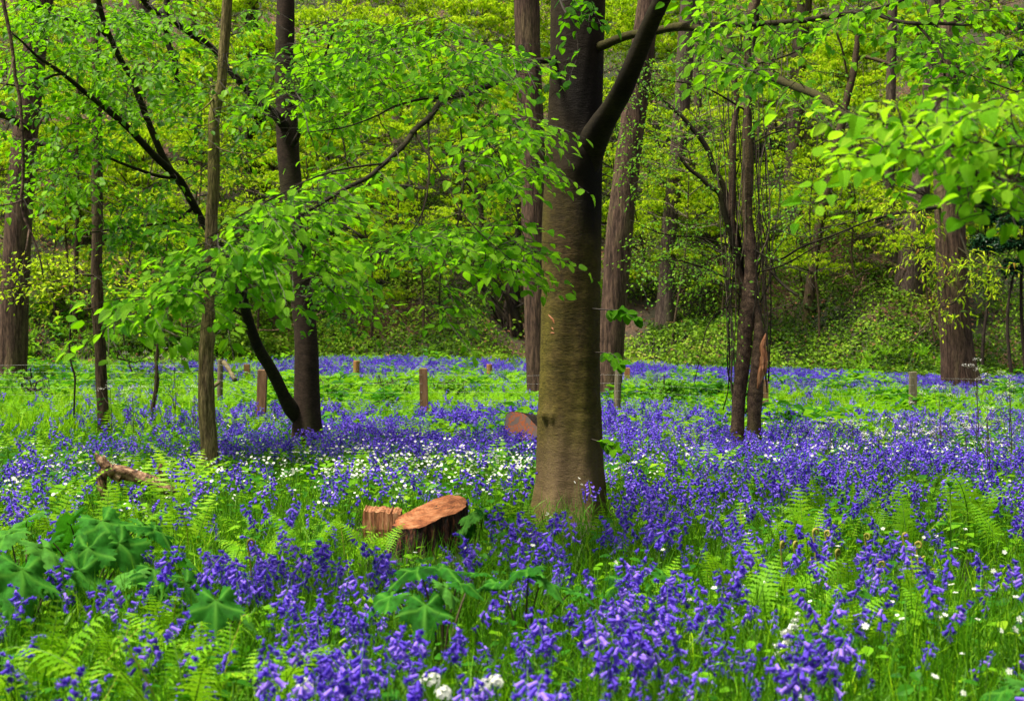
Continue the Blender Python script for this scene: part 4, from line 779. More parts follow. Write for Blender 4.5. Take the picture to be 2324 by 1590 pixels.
# cow parsley
def cow_parsley(px, top, d, seed, label, n=5, spread=.22, group=None):
    r = np.random.default_rng(seed); a = P(px, top, d); x = a[0]; z0 = g1(x, d); H = a[2] - z0; o = thing('cow_parsley', label, 'cow parsley', (x, d, z0), group); g = Geo(); q = Geo()
    b = np.array([x, d, z0]); tube(g, [b, b + [.02, 0, H * .5], b + [0, 0, H * .93]], [.005, .004, .002], 5, cap=False, rnd=.2); hexv = np.array([[0, 0, .3]] + [[math.cos(k * 1.047), math.sin(k * 1.047), 0] for k in range(6)]); hf = [(0, 1 + k, 1 + (k + 1) % 6) for k in range(6)]
    for i in range(n):
        st = b + [0, 0, H * r.uniform(.35, .8)]; tp = b + [r.uniform(-spread, spread), r.uniform(-spread, spread), H * r.uniform(.78, 1.0)]
        if i == 0: tp = b + [0, 0, H]
        tube(g, [st, (st + tp) / 2 + [0, 0, -.03], tp], [.003, .002, .0015], 4, cap=False, rnd=.3); um = Geo()
        for k in range(9):
            an = k * 2.4; u = tp + np.array([math.cos(an), math.sin(an), 0]) * .045 * math.sqrt(k / 9) + [0, 0, .03 - .02 * k / 9 + r.normal(0, .005)]; tube(g, [tp, u], [.001, .0007], 3, cap=False)
            for _ in range(3): um.add(hexv * r.uniform(.004, .0065) + u + r.normal(0, .008, 3) * [1, 1, .9], [z for ff in hf for z in ff], [3] * 6, 0, r.uniform(.3, 1))
        um.obj('umbel', M['white'], o)
    k = 40; zz = r.uniform(.1, .8, k) * H; an = r.uniform(0, 6.3, k); rr = r.uniform(.02, .2, k); inst(q, DIAML, b + np.stack([np.cos(an) * rr, np.sin(an) * rr, zz], 1), frames(np.stack([np.cos(an), np.sin(an), np.full(k, -.1)], 1), np.tile([0, 0, 1.], (k, 1)), np.full(k, .07)), r.uniform(0, 1, k), mi=0)
    g.obj('stem', M['dark_stem'], o); q.obj('foliage', [M['herb']], o)
for i, (px, tp, d, n, lb) in enumerate([(2215, 820, 13.5, 8, 'tall branching cow parsley in front of the right chestnut trunk'), (2290, 860, 12.5, 7, 'dark-stemmed cow parsley near the right edge'), (2130, 880, 14.5, 6, 'cow parsley left of the tall one, below the right chestnut'), (2240, 930, 11.5, 6, 'lower cow parsley with arching dark stems at the right edge'), (2190, 975, 13, 5, 'short cow parsley over the white flowers at right'),
                                        (350, 760, 18.5, 6, 'cow parsley with white umbels beside the slender sapling at left'), (395, 800, 18, 6, 'cow parsley between the sapling and the ridged trunk'), (300, 880, 17.5, 5, 'cow parsley right of the thin dark trunk'), (250, 870, 17, 4, 'low cow parsley in front of the thin dark trunk'), (440, 880, 17, 4, 'cow parsley left of the ridged trunk foot')]): cow_parsley(px, tp, d, 80 + i, lb, n, .3)
for i in range(9):
    r_ = np.random.default_rng(300 + i); d = r_.uniform(13, 17); cow_parsley(r_.uniform(1780, 2290), HY + r_.uniform(.62, .85) * F / d, d, 320 + i, 'low cow parsley umbels whitening the bluebell drift at right', 5, .28, 'cow parsley in the right drift')
# ================================================================== STUMP, LOGS
def build_stump():
    d = 8.95; cx, cy = (975 - CX) / F * d, d; z0 = g1(cx, cy); o = thing('tree_stump', 'sawn orange-brown stump with a tilted heart-shaped cut face and torn red sides', 'tree stump', (cx, cy, z0 - .03))
    # outline of the cut in metres, x right, y into the picture; top plane tilts towards the camera
    pts = [(-.225, -.10), (-.2, .0), (-.12, .08), (-.03, .15), (.05, .2), (.12, .215), (.19, .17), (.225, .09), (.22, .0), (.17, -.06), (.09, -.1), (.02, -.15), (-.05, -.19), (-.12, -.185), (-.19, -.16)]
    q = smooth_path(np.array([(a, b, 0, 0) for a, b in pts + [pts[0]]], float), 121)[:-1, :2]; n = len(q); r = np.random.default_rng(3); q = q * (1 + .05 * (fnoise(np.arange(n) * .35, np.zeros(n), 2) - .5) * 2)[:, None]
    top = lambda x, y: .25 + .33 * y + .15 * x + .012 * fnoise(x * 25, y * 25, 4)
    g = Geo(); rows = []
    for k, s in enumerate((0, .33, .66, 1)):
        rr = q * s; rows.append(np.stack([cx + rr[:, 0], cy + rr[:, 1], z0 + top(rr[:, 0], rr[:, 1])], 1))
    V = np.vstack(rows[1:] + [rows[0][:1]]); f = []
    for k in range(2):
        for j in range(n): f.append((k * n + j, (k + 1) * n + j, (k + 1) * n + (j + 1) % n, k * n + (j + 1) % n))
    for j in range(n): f.append((3 * n, j, (j + 1) % n))
    g.add(V, [i for ff in f for i in ff], [len(ff) for ff in f], 0, .5); g.obj('cut_face', M['cut'], o)
    g = Geo(); m = 14; V = []
    for k in range(m):
        t = k / (m - 1); fl = np.array([1.008 - .02 * math.sin(t * 2.5) + .22 * t ** 2] * n) * (1 + .07 * np.sin(np.arange(n) * .9 + 2) * t ** .5 + .13 * t ** .4 * (fnoise(np.arange(n) * .3, np.full(n, t * 2.2), 9) - .5) * 2)
        z = (z0 + top(q[:, 0], q[:, 1]) - .001) * (1 - t) + (z0 - .06) * t; V.append(np.stack([cx + q[:, 0] * fl, cy + q[:, 1] * fl, z], 1))
    f = []
    for k in range(m - 1):
        for j in range(n): f.append((k * n + j, k * n + (j + 1) % n, (k + 1) * n + (j + 1) % n, (k + 1) * n + j))
    g.add(np.vstack(V), [i for ff in f for i in ff], [4] * len(f), 0, .5); g.obj('bark', M['red_bark'], o, smooth=True)
    # heart crack, slightly proud of the face
    g = Geo()
    for (a, b, c, e, w) in ((-.02, .03, .1, .06, .004), (.02, .06, .05, .095, .005), (.1, .0, .17, .05, .004), (-.06, -.02, .02, .0, .0025)):
        t = np.linspace(0, 1, 7); xx = a + (c - a) * t; yy = b + (e - b) * t + .006 * np.sin(t * 9); tube(g, np.stack([cx + xx, cy + yy, z0 + top(xx, yy) - .001], 1), w * np.sin(np.pi * np.clip(t, .05, .95)), 5)
    g.obj('crack', M['twig'], o)
    # the lower split half of the same stump to its left
    g = Geo(); d2 = 9.25; a = P(822, 1150, d2)[0]; b = P(908, 1150, d2)[0]; ys = d2; n = 34; V = []; zt = CZ + (HY - 1158) / F * d2
    xs = np.linspace(a, b, n)
    for x, k in zip(xs, range(n)):
        j = .02 * (float(fnoise(k * .37, .5, 3)) - .5); tz = zt + .03 * (float(fnoise(k * .6, 3.5, 5)) - .5) - (.03 if k < 1 else 0) - .02 * (x - a) / (b - a)
        V += [(x, ys + j, z0 - .05), (x, ys + j * .6 - .01, z0 + (tz - z0) * .5), (x, ys + j, tz), (x, ys + .16 + j, tz + .02), (x, ys + .22, z0 - .05)]
    f = [];
    for k in range(n - 1):
        for j in range(4): f.append((k * 5 + j, (k + 1) * 5 + j, (k + 1) * 5 + j + 1, k * 5 + j + 1))
    f += [(0, 1, 2, 3, 4), tuple((n - 1) * 5 + j for j in (4, 3, 2, 1, 0))]
    g.add(V, [i for ff in f for i in ff], [len(ff) for ff in f], 0, .5); g.obj('split_half', M['split_wood'], o)
build_stump()

def log_thing(name, label, cat, d, path_px, mat, endmat=None, seed=0, sides=18):
    pts = [(a, b, d + dd, w) for a, b, dd, w in path_px]; pa, ra = limb_path(pts); b = P(pts[0][0], pts[0][1], d); o = thing(name, label, cat, (b[0], d, g1(b[0], d)))
    g = Geo(); tube(g, pa, ra, sides, .1, seed=seed); g.obj('bark', mat, o, smooth=True)
    if endmat:
        g = Geo(); t = pa[0] - pa[1]; t /= np.linalg.norm(t); u = np.cross(t, [0, 0, 1.]); u /= np.linalg.norm(u); w = np.cross(t, u); k = np.arange(20) / 20 * 6.283; c = pa[0] + t * .003
        g.add(np.vstack([c + ra[0] * .97 * (np.cos(k)[:, None] * u + np.sin(k)[:, None] * w)]), list(range(20)), [20], 0, .5); g.obj('cut_end', endmat, o)
    return o
def marked_log():
    d = 16.6; c = P(1182, 968, d); o = thing('marked_log', 'sawn log end blotched with orange and grey, left of the mossy beech', 'log', (c[0], c[1], g1(c[0], d)))
    ax = np.array([.35, .75, -.06]); ax /= np.linalg.norm(ax); face = -ax; u = np.array([.82, -.38, -.42]); u -= face * np.dot(u, face); u /= np.linalg.norm(u); w = np.cross(face, u); w *= np.sign(w[2])
    r = np.random.default_rng(8); n = 40; k = np.arange(n) / n * 6.283; rr = 1 + .07 * np.sin(3 * k + 1) + .04 * np.sin(5 * k)
    ring = (np.cos(k) * .24 * rr)[:, None] * u + (np.sin(k) * .155 * rr)[:, None] * w
    g = Geo(); g.add(np.vstack([c[None] + face * .004, c + ring * .97 + face * .004]), [i for j in range(n) for i in (0, 1 + j, 1 + (j + 1) % n)], [3] * n, 0, .5); g.obj('cut_end', M['log_end'], o)
    g = Geo(); V = np.vstack([c + ring + ax * s * 1.5 + np.array([0, 0, -.05 * s]) for s in np.linspace(0, 1, 8)]); f = [(q * n + j, q * n + (j + 1) % n, (q + 1) * n + (j + 1) % n, (q + 1) * n + j) for q in range(7) for j in range(n)]
    g.add(V, [i for ff in f for i in ff], [4] * len(f), 0, .5); g.obj('bark', M['ivy_bark'], o, smooth=True)
marked_log()
def broken_log():
    d = 11.0; b = P(300, 1110, d); o = thing('broken_log', 'rotting fallen branch with a snapped upright stub among the ferns', 'log', (b[0], d, g1(b[0], d)))
    for nm, pts in (('trunk', [(255, 1066, 0, 26), (300, 1076, 0, 27), (335, 1088, -.05, 26), (365, 1102, -.1, 27), (392, 1122, -.15, 22)]), ('stub', [(275, 1084, 0, 26), (252, 1068, 0, 24), (236, 1052, 0, 20), (224, 1040, 0, 13), (216, 1028, 0, 4)]), ('stub', [(244, 1058, -.02, 14), (238, 1044, -.02, 9), (236, 1032, -.02, 3)]), ('stub', [(240, 1062, .02, 20), (230, 1085, 0, 22), (236, 1110, 0, 20), (245, 1140, 0, 18), (250, 1160, 0, 16)]), ('stub', [(366, 1052, .1, 7), (362, 1066, .1, 9), (372, 1090, .1, 8), (378, 1120, .05, 7)])):
        pa, ra = limb_path([(a, q, d + dd, w) for a, q, dd, w in pts]); g = Geo(); tube(g, pa, ra, 22, .6, seed=len(pts)); g.obj(nm, M['dead_wood'], o, smooth=True)
broken_log()

# ================================================================== FENCES
M['dead_post'] = plain('weathered_brace', [(0.3, (0.06, 0.05, 0.02)), (0.7, (0.16, 0.13, 0.06))], 10, 0.8)
def post_mesh(px, top, bot, wpx, d, square=True):
    a = P(px, top, d); x = a[0]; z0 = g1(x, d) - .15; w = wpx / F * d / 2; g = Geo(); ln = .05 * math.sin(px * 1.3); n = 4 if square else 12; k = (np.arange(n) + (.5 if square else 0)) / n * 6.283; rr = w * (1.414 if square else 1)
    ring = np.stack([np.cos(k) * rr, np.sin(k) * rr], 1); e = .012; rows = []
    for z, s, lx in ((z0, 1, -ln), ((z0 + a[2]) / 2, 1.0, -ln * .4), (a[2] - e, 1, 0), (a[2], .86, 0)): rows.append(np.stack([x + lx + ring[:, 0] * s, d + ring[:, 1] * s, np.full(n, z)], 1))
    f = [(q * n + j, q * n + (j + 1) % n, (q + 1) * n + (j + 1) % n, (q + 1) * n + j) for q in range(3) for j in range(n)] + [tuple(range(3 * n, 4 * n))]
    g.add(np.vstack(rows), [i for ff in f for i in ff], [len(ff) for ff in f], 0, .5); return g, (x, d, a[2])
def fence(posts, label, wires, drop, seed):
    o = thing('wire_fence', label, 'fence', (0, posts[1][4], 0)); tops = []
    for px, top, bot, w, d, mt, sq in posts:
        g, tp = post_mesh(px, top, bot, w, d, sq); p = g.obj('post', M[mt], o); tops.append(tp)
    tops.sort(); x0, x1 = tops[0][0] - 4, tops[-1][0] + 6; xs = np.linspace(x0, x1, 160); T = np.array(tops); yy = np.interp(xs, T[:, 0], T[:, 1]); zz = np.interp(xs, T[:, 0], T[:, 2]); g = Geo()
    for k in range(wires): tube(g, np.stack([xs, yy - .06, zz - .1 - drop * k + .006 * np.sin(xs * 2.2 + k)], 1), np.full(160, .0013), 3, cap=False)
    if wires > 3:
        for x in np.arange(x0, x1, .3): y = np.interp(x, T[:, 0], T[:, 1]); z = np.interp(x, T[:, 0], T[:, 2]); tube(g, [(x, y - .06, z - .1), (x + .01, y - .06, z - .1 - drop * (wires - 1))], [.0009, .0009], 3, cap=False)
    g.obj('wire', M['wire'], o); return o
f1 = fence([(500, 815, 905, 13, 25, 'post_grey', False), (596, 838, 950, 20, 21.2, 'post', True), (960, 835, 945, 18, 21.6, 'post', True), (1240, 838, 940, 16, 22, 'post', True), (1403, 835, 930, 16, 22.6, 'post_grey', False), (1735, 860, 930, 14, 23.6, 'post', True), (2071, 843, 925, 15, 24.6, 'post_grey', True), (2390, 850, 925, 14, 25.4, 'post', True)], 'nearer stock fence of brown square posts and thin wire crossing the bluebells', 6, .13, 1)
g = Geo(); pa, ra = limb_path([(508, 822, 24.95, 12), (520, 838, 24.7, 11), (533, 862, 24.4, 11)]); tube(g, pa, ra, 10); pa, ra = limb_path([(496, 868, 24.9, 9), (470, 890, 24.5, 8), (440, 925, 24, 8)]); tube(g, pa, ra, 10); g.obj('brace', M['dead_post'], f1, smooth=True)
fence([(275, 842, 885, 12, 35, 'post_orange', True), (560, 826, 850, 12, 34.5, 'post_orange', True), (809, 818, 850, 15, 34, 'post_orange', False), (1110, 826, 862, 13, 34.5, 'post_orange', False), (1423, 834, 885, 12, 34, 'post_orange', True), (1935, 852, 885, 12, 35.5, 'post_orange', False), (2184, 857, 895, 11, 36, 'post_orange', False)], 'farther fence of short orange-brown posts half sunk in bracken and bluebells', 2, .25, 2)

# ================================================================== NEAR TREES
def skel_of(paths, start=0.0): return [p[int(len(p) * start):] for p in paths]
def add_limbs(root, limbs, mat, name='branch', seed=0, sides=12, rough=.08):
    out = []
    for i, pts in enumerate(limbs):
        pa, ra = limb_path(pts); g = Geo(); tube(g, pa, ra, sides, rough, seed=seed + i); g.obj(name, mat, root, smooth=True); out.append(pa)
    return out

# --- the mossy beech in the middle
def main_beech():
    r = np.random.default_rng(71); d = 10.75
    rows = [(1290, 1240, 236), (1290, 1205, 200), (1290, 1172, 174), (1292, 1140, 160), (1294, 1100, 151), (1293, 1050, 145), (1293, 1000, 143), (1293, 950, 141), (1293, 900, 137), (1294, 850, 135), (1294, 800, 134), (1294, 740, 133), (1295, 680, 133), (1296, 600, 134), (1297, 520, 134), (1299, 440, 131), (1301, 380, 129), (1303, 320, 125), (1305, 240, 121), (1308, 160, 120), (1310, 80, 121), (1312, 0, 123), (1316, -120, 124), (1318, -400, 118), (1322, -900, 105), (1330, -1500, 80)]
    b = P(1292, 1175, d); root = thing('beech_tree', 'thick mossy beech trunk in the middle with two big limbs leaving its right side', 'tree', (b[0], d, g1(b[0], d)))
    g, s = trunk_geo(rows, d, 96, .04, .1, 6, 3, .03)
    # ring creases and little bumps pressed into the trunk surface
    V = np.concatenate(g.v); cx = np.interp(V[:, 2], s[:, 2], s[:, 0]); cy = d; rr = np.hypot(V[:, 0] - cx, V[:, 1] - cy); az = np.arctan2(V[:, 1] - cy, V[:, 0] - cx); k = np.zeros(len(V))
    for py, dep, ph in ((930, .009, 1), (795, .006, 2), (672, .006, 3), (530, .004, .5), (845, .004, 4), (1100, .007, 2), (600, .003, 1), (1010, .004, 5), (370, .006, 2)):
        z = CZ + (HY - py) / F * d + .03 * np.sin(az * 1.5 + ph) + .012 * np.sin(az * 4 + ph); k -= dep * np.exp(-((V[:, 2] - z) / .012) ** 2); k += dep * .5 * np.exp(-((V[:, 2] - z + .035) / .03) ** 2)
    for px, py, amp, sz in ((1237, 937, .055, .035), (1252, 940, .035, .025), (1350, 905, .02, .035), (1353, 990, .03, .04), (1350, 600, .02, .03), (1340, 560, .015, .04), (1345, 460, .02, .012), (1350, 820, .025, .03), (1255, 200, .01, .05), (1320, 350, .03, .1), (1300, 390, .02, .09)):
        p = P(px, py, d); hx = (p[0] - np.interp(p[2], s[:, 2], s[:, 0])) / np.interp(p[2], s[:, 2], s[:, 3]); a = math.acos(max(-.98, min(.98, hx))); ang = -a; da = (az - ang + np.pi) % (2 * np.pi) - np.pi
        k += amp * np.exp(-((da * rr) ** 2 + (V[:, 2] - p[2]) ** 2) / sz ** 2)
    V[:, 0] += (V[:, 0] - cx) / rr * k; V[:, 1] += (V[:, 1] - cy) / rr * k; g.v = [V]
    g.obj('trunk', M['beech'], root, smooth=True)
    # bark wound: pale orange scrape
    g = Geo()
    for pts in ([(1243, 715), (1249, 722), (1257, 735), (1260, 742)], [(1246, 716), (1254, 728), (1258, 740)], [(1246, 755), (1256, 757), (1262, 758)], [(1250, 742), (1256, 752)]):
        q = []
        for px, py in pts:
            p = P(px, py, d); c = np.interp(p[2], s[:, 2], s[:, 0]); R0 = np.interp(p[2], s[:, 2], s[:, 3]); hx = p[0] - c; q.append([p[0], d - math.sqrt(max(R0 * R0 - hx * hx, 0)) * 1.01 - .001, p[2]])
        q = smooth_path(np.array([a + [0] for a in q]), 9)[:, :3]; tube(g, q, .009 * np.sin(np.linspace(.3, 2.9, 9)), 6, .4)
    g.obj('scar', M['wood'], root)
    limbs = [[(1304, 520, 10.75, 40), (1312, 450, 10.74, 62), (1322, 390, 10.7, 74), (1338, 335, 10.62, 72), (1360, 292, 10.48, 60), (1387, 248, 10.28, 50), (1412, 205, 10.05, 48), (1436, 150, 9.9, 44), (1458, 95, 9.8, 42), (1480, 45, 9.7, 40), (1502, 0, 9.6, 38), (1530, -60, 9.5, 36), (1580, -200, 9.2, 30), (1640, -400, 9, 20)],
             [(1335, 112, 10.75, 25.6), (1365, 105, 10.6, 21.6), (1395, 92, 10.45, 19.2), (1430, 80, 10.3, 18.4), (1475, 74, 10.1, 17.6), (1515, 65, 9.9, 18.4), (1548, 61, 9.7, 20.0), (1590, 68, 9.4, 16.5), (1628, 102, 9.0, 17.2), (1673, 140, 8.5, 17.2), (1720, 161, 8.0, 17.8), (1762, 180, 7.5, 18.5), (1820, 203, 6.9, 18.5), (1858, 219, 6.5, 19.1), (1899, 250, 6.1, 19.1), (1930, 264, 5.7, 17.8), (1957, 274, 5.4, 16.5), (1981, 294, 5.2, 15.8), (2043, 299, 4.9, 13.2), (2111, 318, 4.6, 11.9), (2180, 329, 4.4, 9.9), (2306, 332, 4.1, 7.3), (2400, 330, 3.9, 5.3)],
             [(1546, 62, 9.7, 12), (1620, 58, 9.4, 13), (1717, 55, 9.1, 13), (1820, 48, 8.8, 13), (1906, 34, 8.5, 12), (1971, 26, 8.3, 11), (2008, 41, 8.1, 9), (2060, 53, 7.9, 9), (2130, 54, 7.7, 8), (2197, 58, 7.5, 5), (2210, 57, 7.5, 2)],
             [(1971, 26, 8.3, 7), (2025, 10, 8.2, 6), (2080, -10, 8, 5), (2180, -40, 7.8, 3)],
             [(2077, 55, 7.85, 6), (2100, 78, 7.8, 7), (2125, 110, 7.7, 7), (2138, 140, 7.6, 7), (2142, 165, 7.6, 5), (2147, 199, 7.6, 3)],
             [(2142, 150, 7.6, 5), (2190, 166, 7.5, 5), (2240, 185, 7.4, 4), (2310, 210, 7.3, 3)],
             [(2306, 330, 4.1, 7), (2230, 326, 4.25, 8), (2170, 332, 4.4, 9), (2130, 320, 4.5, 7), (2115, 298, 4.55, 5)],
             [(2090, 316, 4.65, 9), (2085, 290, 4.7, 7), (2092, 262, 4.7, 6), (2088, 235, 4.7, 4)], [(2090, 315, 4.65, 8), (2040, 324, 4.7, 7), (1990, 338, 4.75, 6), (1945, 349, 4.8, 5), (1897, 350, 4.85, 3)],
             # long limb that leaves to the left towards the viewer and carries the bright spray
             [(1262, 132, 10.7, 16), (1245, 138, 10.5, 14), (1215, 140, 10.2, 14), (1187, 151, 9.9, 14), (1150, 175, 9.5, 13), (1108, 195, 9.1, 15), (1060, 212, 8.7, 15), (1012, 223, 8.3, 15), (990, 245, 8.1, 14), (971, 270, 7.9, 14), (941, 295, 7.7, 13), (920, 325, 7.5, 12), (893, 353, 7.3, 12), (862, 380, 7.1, 11), (834, 404, 6.95, 11), (800, 420, 6.8, 10), (766, 438, 6.7, 9), (720, 468, 6.6, 8), (660, 500, 6.5, 7), (600, 530, 6.4, 6), (540, 570, 6.3, 5), (470, 610, 6.25, 5), (400, 650, 6.2, 4), (320, 700, 6.15, 3), (250, 745, 6.1, 2)],
             [(941, 297, 7.7, 6), (960, 335, 7.6, 6), (985, 370, 7.5, 5), (1010, 410, 7.5, 5), (1040, 470, 7.4, 4), (1090, 530, 7.3, 3), (1160, 590, 7.2, 2)],
             [(971, 272, 7.9, 5), (973, 330, 7.7, 5), (973, 400, 7.5, 4), (965, 460, 7.4, 4), (945, 510, 7.3, 3), (905, 560, 7.2, 2)],
             [(1012, 223, 8.3, 6), (960, 225, 8.2, 6), (900, 240, 8.0, 5), (850, 265, 7.8, 4), (780, 290, 7.7, 3), (700, 300, 7.6, 2)],
             [(766, 438, 6.7, 6), (740, 500, 6.6, 5), (720, 560, 6.6, 4), (690, 640, 6.5, 3), (640, 700, 6.4, 2)], [(870, 372, 7.1, 5), (800, 380, 7, 5), (720, 400, 6.9, 4), (640, 440, 6.8, 4), (560, 480, 6.7, 3), (470, 540, 6.6, 2)],
             [(1090, 200, 9, 5), (1085, 260, 8.9, 5), (1110, 330, 8.8, 4), (1130, 400, 8.7, 4), (1160, 470, 8.6, 3), (1190, 540, 8.5, 2)],
             # low hanging twig with leaf fans
             [(1040, 240, 8.4, 4), (1052, 380, 8.1, 4), (1045, 480, 7.9, 4), (1020, 560, 7.7, 3), (1000, 620, 7.5, 3), (996, 700, 7.5, 2)]]
    pas = []
    for i, pts in enumerate(limbs):
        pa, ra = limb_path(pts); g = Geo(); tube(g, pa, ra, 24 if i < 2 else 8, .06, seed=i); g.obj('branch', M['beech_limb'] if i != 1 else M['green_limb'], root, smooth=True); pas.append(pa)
    # leaves: bright left spray
    tw = Geo(); lf = Geo()
    L = pas[9:]
    reg = [([(226, 752), (330, 655), (420, 610), (500, 520), (640, 425), (760, 400), (790, 480), (760, 600), (720, 640), (640, 640), (560, 640), (470, 640), (400, 680), (300, 730), (240, 765)], 5.95, 6.6, 100, .4),
           ([(226, 752), (330, 670), (460, 600), (540, 640), (400, 690), (300, 735), (240, 765)], 5.95, 6.3, 26, .0),
           ([(560, 600), (640, 560), (760, 560), (800, 640), (760, 690), (620, 640), (560, 720), (490, 745), (510, 660)], 6.2, 6.8, 24, .0),
           ([(700, 400), (880, 300), (1000, 240), (1180, 180), (1235, 260), (1230, 420), (1225, 560), (1228, 660), (1160, 640), (1050, 620), (960, 600), (880, 560), (820, 640), (730, 600), (740, 480)], 6.9, 8.6, 165, .49),
           ([(640, 100), (820, 60), (1000, 40), (1180, 90), (1225, 180), (1100, 240), (900, 280), (740, 380), (640, 330)], 7.6, 9.4, 230, .38),
           ([(975, 640), (1000, 600), (1025, 650), (1020, 730), (990, 750)], 7.4, 7.7, 9, 0)]
    tot = 0
    for pl, d0, d1, n, gp in reg:
        c = region(pl, d0, d1, n, r, gp); tot += foliage(skel_of(L, .1), c, r, BEECH, .067 if d0 < 7 else .062, tw, lf, 4, .05, (.05, -.3, 1), .17, maxlen=2.2, rnd0=.25 if d0 < 7 else .0, rnd1=1 if d0 < 7 else .85)
    # right: far leaves on the thin limb, then the near glowing spray
    tw2 = Geo(); lf2 = Geo()
    c = region([(1540, 20), (1700, -10), (1900, -20), (2120, -10), (2330, 20), (2330, 120), (2150, 130), (1950, 90), (1750, 90), (1600, 120)], 7.6, 9.2, 90, r, .3); foliage(skel_of(pas[2:6]), c, r, BEECH, .07, tw, lf, 3, .055, (0, -.3, 1), .35, maxlen=1.6)
    c = region([(2060, 90), (2323, 60), (2330, 215), (2200, 230), (2090, 190)], 7.3, 7.8, 38, r); foliage(skel_of(pas[3:6]), c, r, BEECH, .068, tw, lf, 3, .05, (0, -.3, 1), .35, maxlen=1.6)
    c = region([(1600, 90), (1700, 130), (1780, 165), (1850, 200), (1860, 250), (1760, 215), (1640, 160), (1560, 150)], 6.6, 9, 16, r); foliage([pas[1][30:]], c, r, BEECH, .075, tw, lf, 3, .06, (0, -.3, 1), .35, maxlen=1.2)
    c = region([(1840, 210), (1920, 215), (1960, 255), (1900, 250)], 5.4, 6.4, 4, r); foliage([pas[1][60:]], c, r, SERR, .075, tw2, lf2, 2, .06, (0, -.4, 1), .3, maxlen=1.2)
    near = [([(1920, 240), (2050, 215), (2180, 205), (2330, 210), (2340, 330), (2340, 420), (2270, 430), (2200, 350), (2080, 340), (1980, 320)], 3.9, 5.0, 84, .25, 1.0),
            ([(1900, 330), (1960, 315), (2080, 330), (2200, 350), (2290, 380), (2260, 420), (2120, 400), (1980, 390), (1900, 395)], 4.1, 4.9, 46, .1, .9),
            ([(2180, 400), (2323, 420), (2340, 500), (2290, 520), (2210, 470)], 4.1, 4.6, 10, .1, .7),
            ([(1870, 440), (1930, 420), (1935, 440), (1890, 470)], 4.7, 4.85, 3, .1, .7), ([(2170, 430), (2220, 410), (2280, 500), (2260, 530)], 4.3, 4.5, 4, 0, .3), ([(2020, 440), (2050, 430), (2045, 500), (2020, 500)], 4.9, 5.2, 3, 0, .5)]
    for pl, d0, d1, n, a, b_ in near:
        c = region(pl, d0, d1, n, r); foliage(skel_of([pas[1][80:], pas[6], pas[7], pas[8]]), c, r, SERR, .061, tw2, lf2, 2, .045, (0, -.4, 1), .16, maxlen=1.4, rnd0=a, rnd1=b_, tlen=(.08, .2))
    # leaves crossing the top of the trunk and epicormic sprigs
    tw3 = Geo(); lf3 = Geo()
    pa, ra = limb_path([(1262, -60, 9.9, 8), (1270, 0, 9.8, 6), (1290, 40, 9.7, 5), (1310, 70, 9.7, 3)]); tube(tw3, pa, ra, 5)
    c = region([(1255, -10), (1375, -10), (1375, 60), (1320, 90), (1300, 215), (1270, 210), (1280, 100)], 9.6, 10.0, 16, r); foliage([pa], c, r, BEECH, .085, tw3, lf3, 2, .07, (0, -.4, 1), .4, maxlen=1.2, rnd0=0, rnd1=.5)
    for sp in ([(1340, 700), (1375, 703), (1410, 705), (1440, 722)], [(1350, 800), (1372, 800), (1395, 806), (1405, 825)], [(1330, 992), (1355, 1000), (1380, 1008), (1410, 1035)]):
        k = len(sp); pa, ra = limb_path([(x, y, 10.6 - .1 * i, 4 - i) for i, (x, y) in enumerate(sp)]); tube(tw3, pa, ra, 5); q = pa[2:]; 
        for rep in range(5):
            m = len(q); dr = np.stack([r.normal(.35, .6, m), r.normal(-.4, .3, m), r.normal(-.5, .35, m)], 1); inst(lf3, SERR, q, frames(dr, np.tile([0, -.6, .8], (m, 1)) + r.normal(0, .25, (m, 3)), .085 * r.uniform(.7, 1.15, m)), r.uniform(.4, 1, m))
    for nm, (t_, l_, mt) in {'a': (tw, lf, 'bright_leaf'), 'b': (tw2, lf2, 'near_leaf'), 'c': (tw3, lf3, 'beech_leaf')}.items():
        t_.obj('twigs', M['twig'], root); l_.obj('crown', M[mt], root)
    print('main leaves', tot)
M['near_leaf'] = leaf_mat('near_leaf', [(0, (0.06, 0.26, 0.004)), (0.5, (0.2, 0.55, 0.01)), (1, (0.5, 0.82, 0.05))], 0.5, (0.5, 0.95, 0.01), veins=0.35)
main_beech()

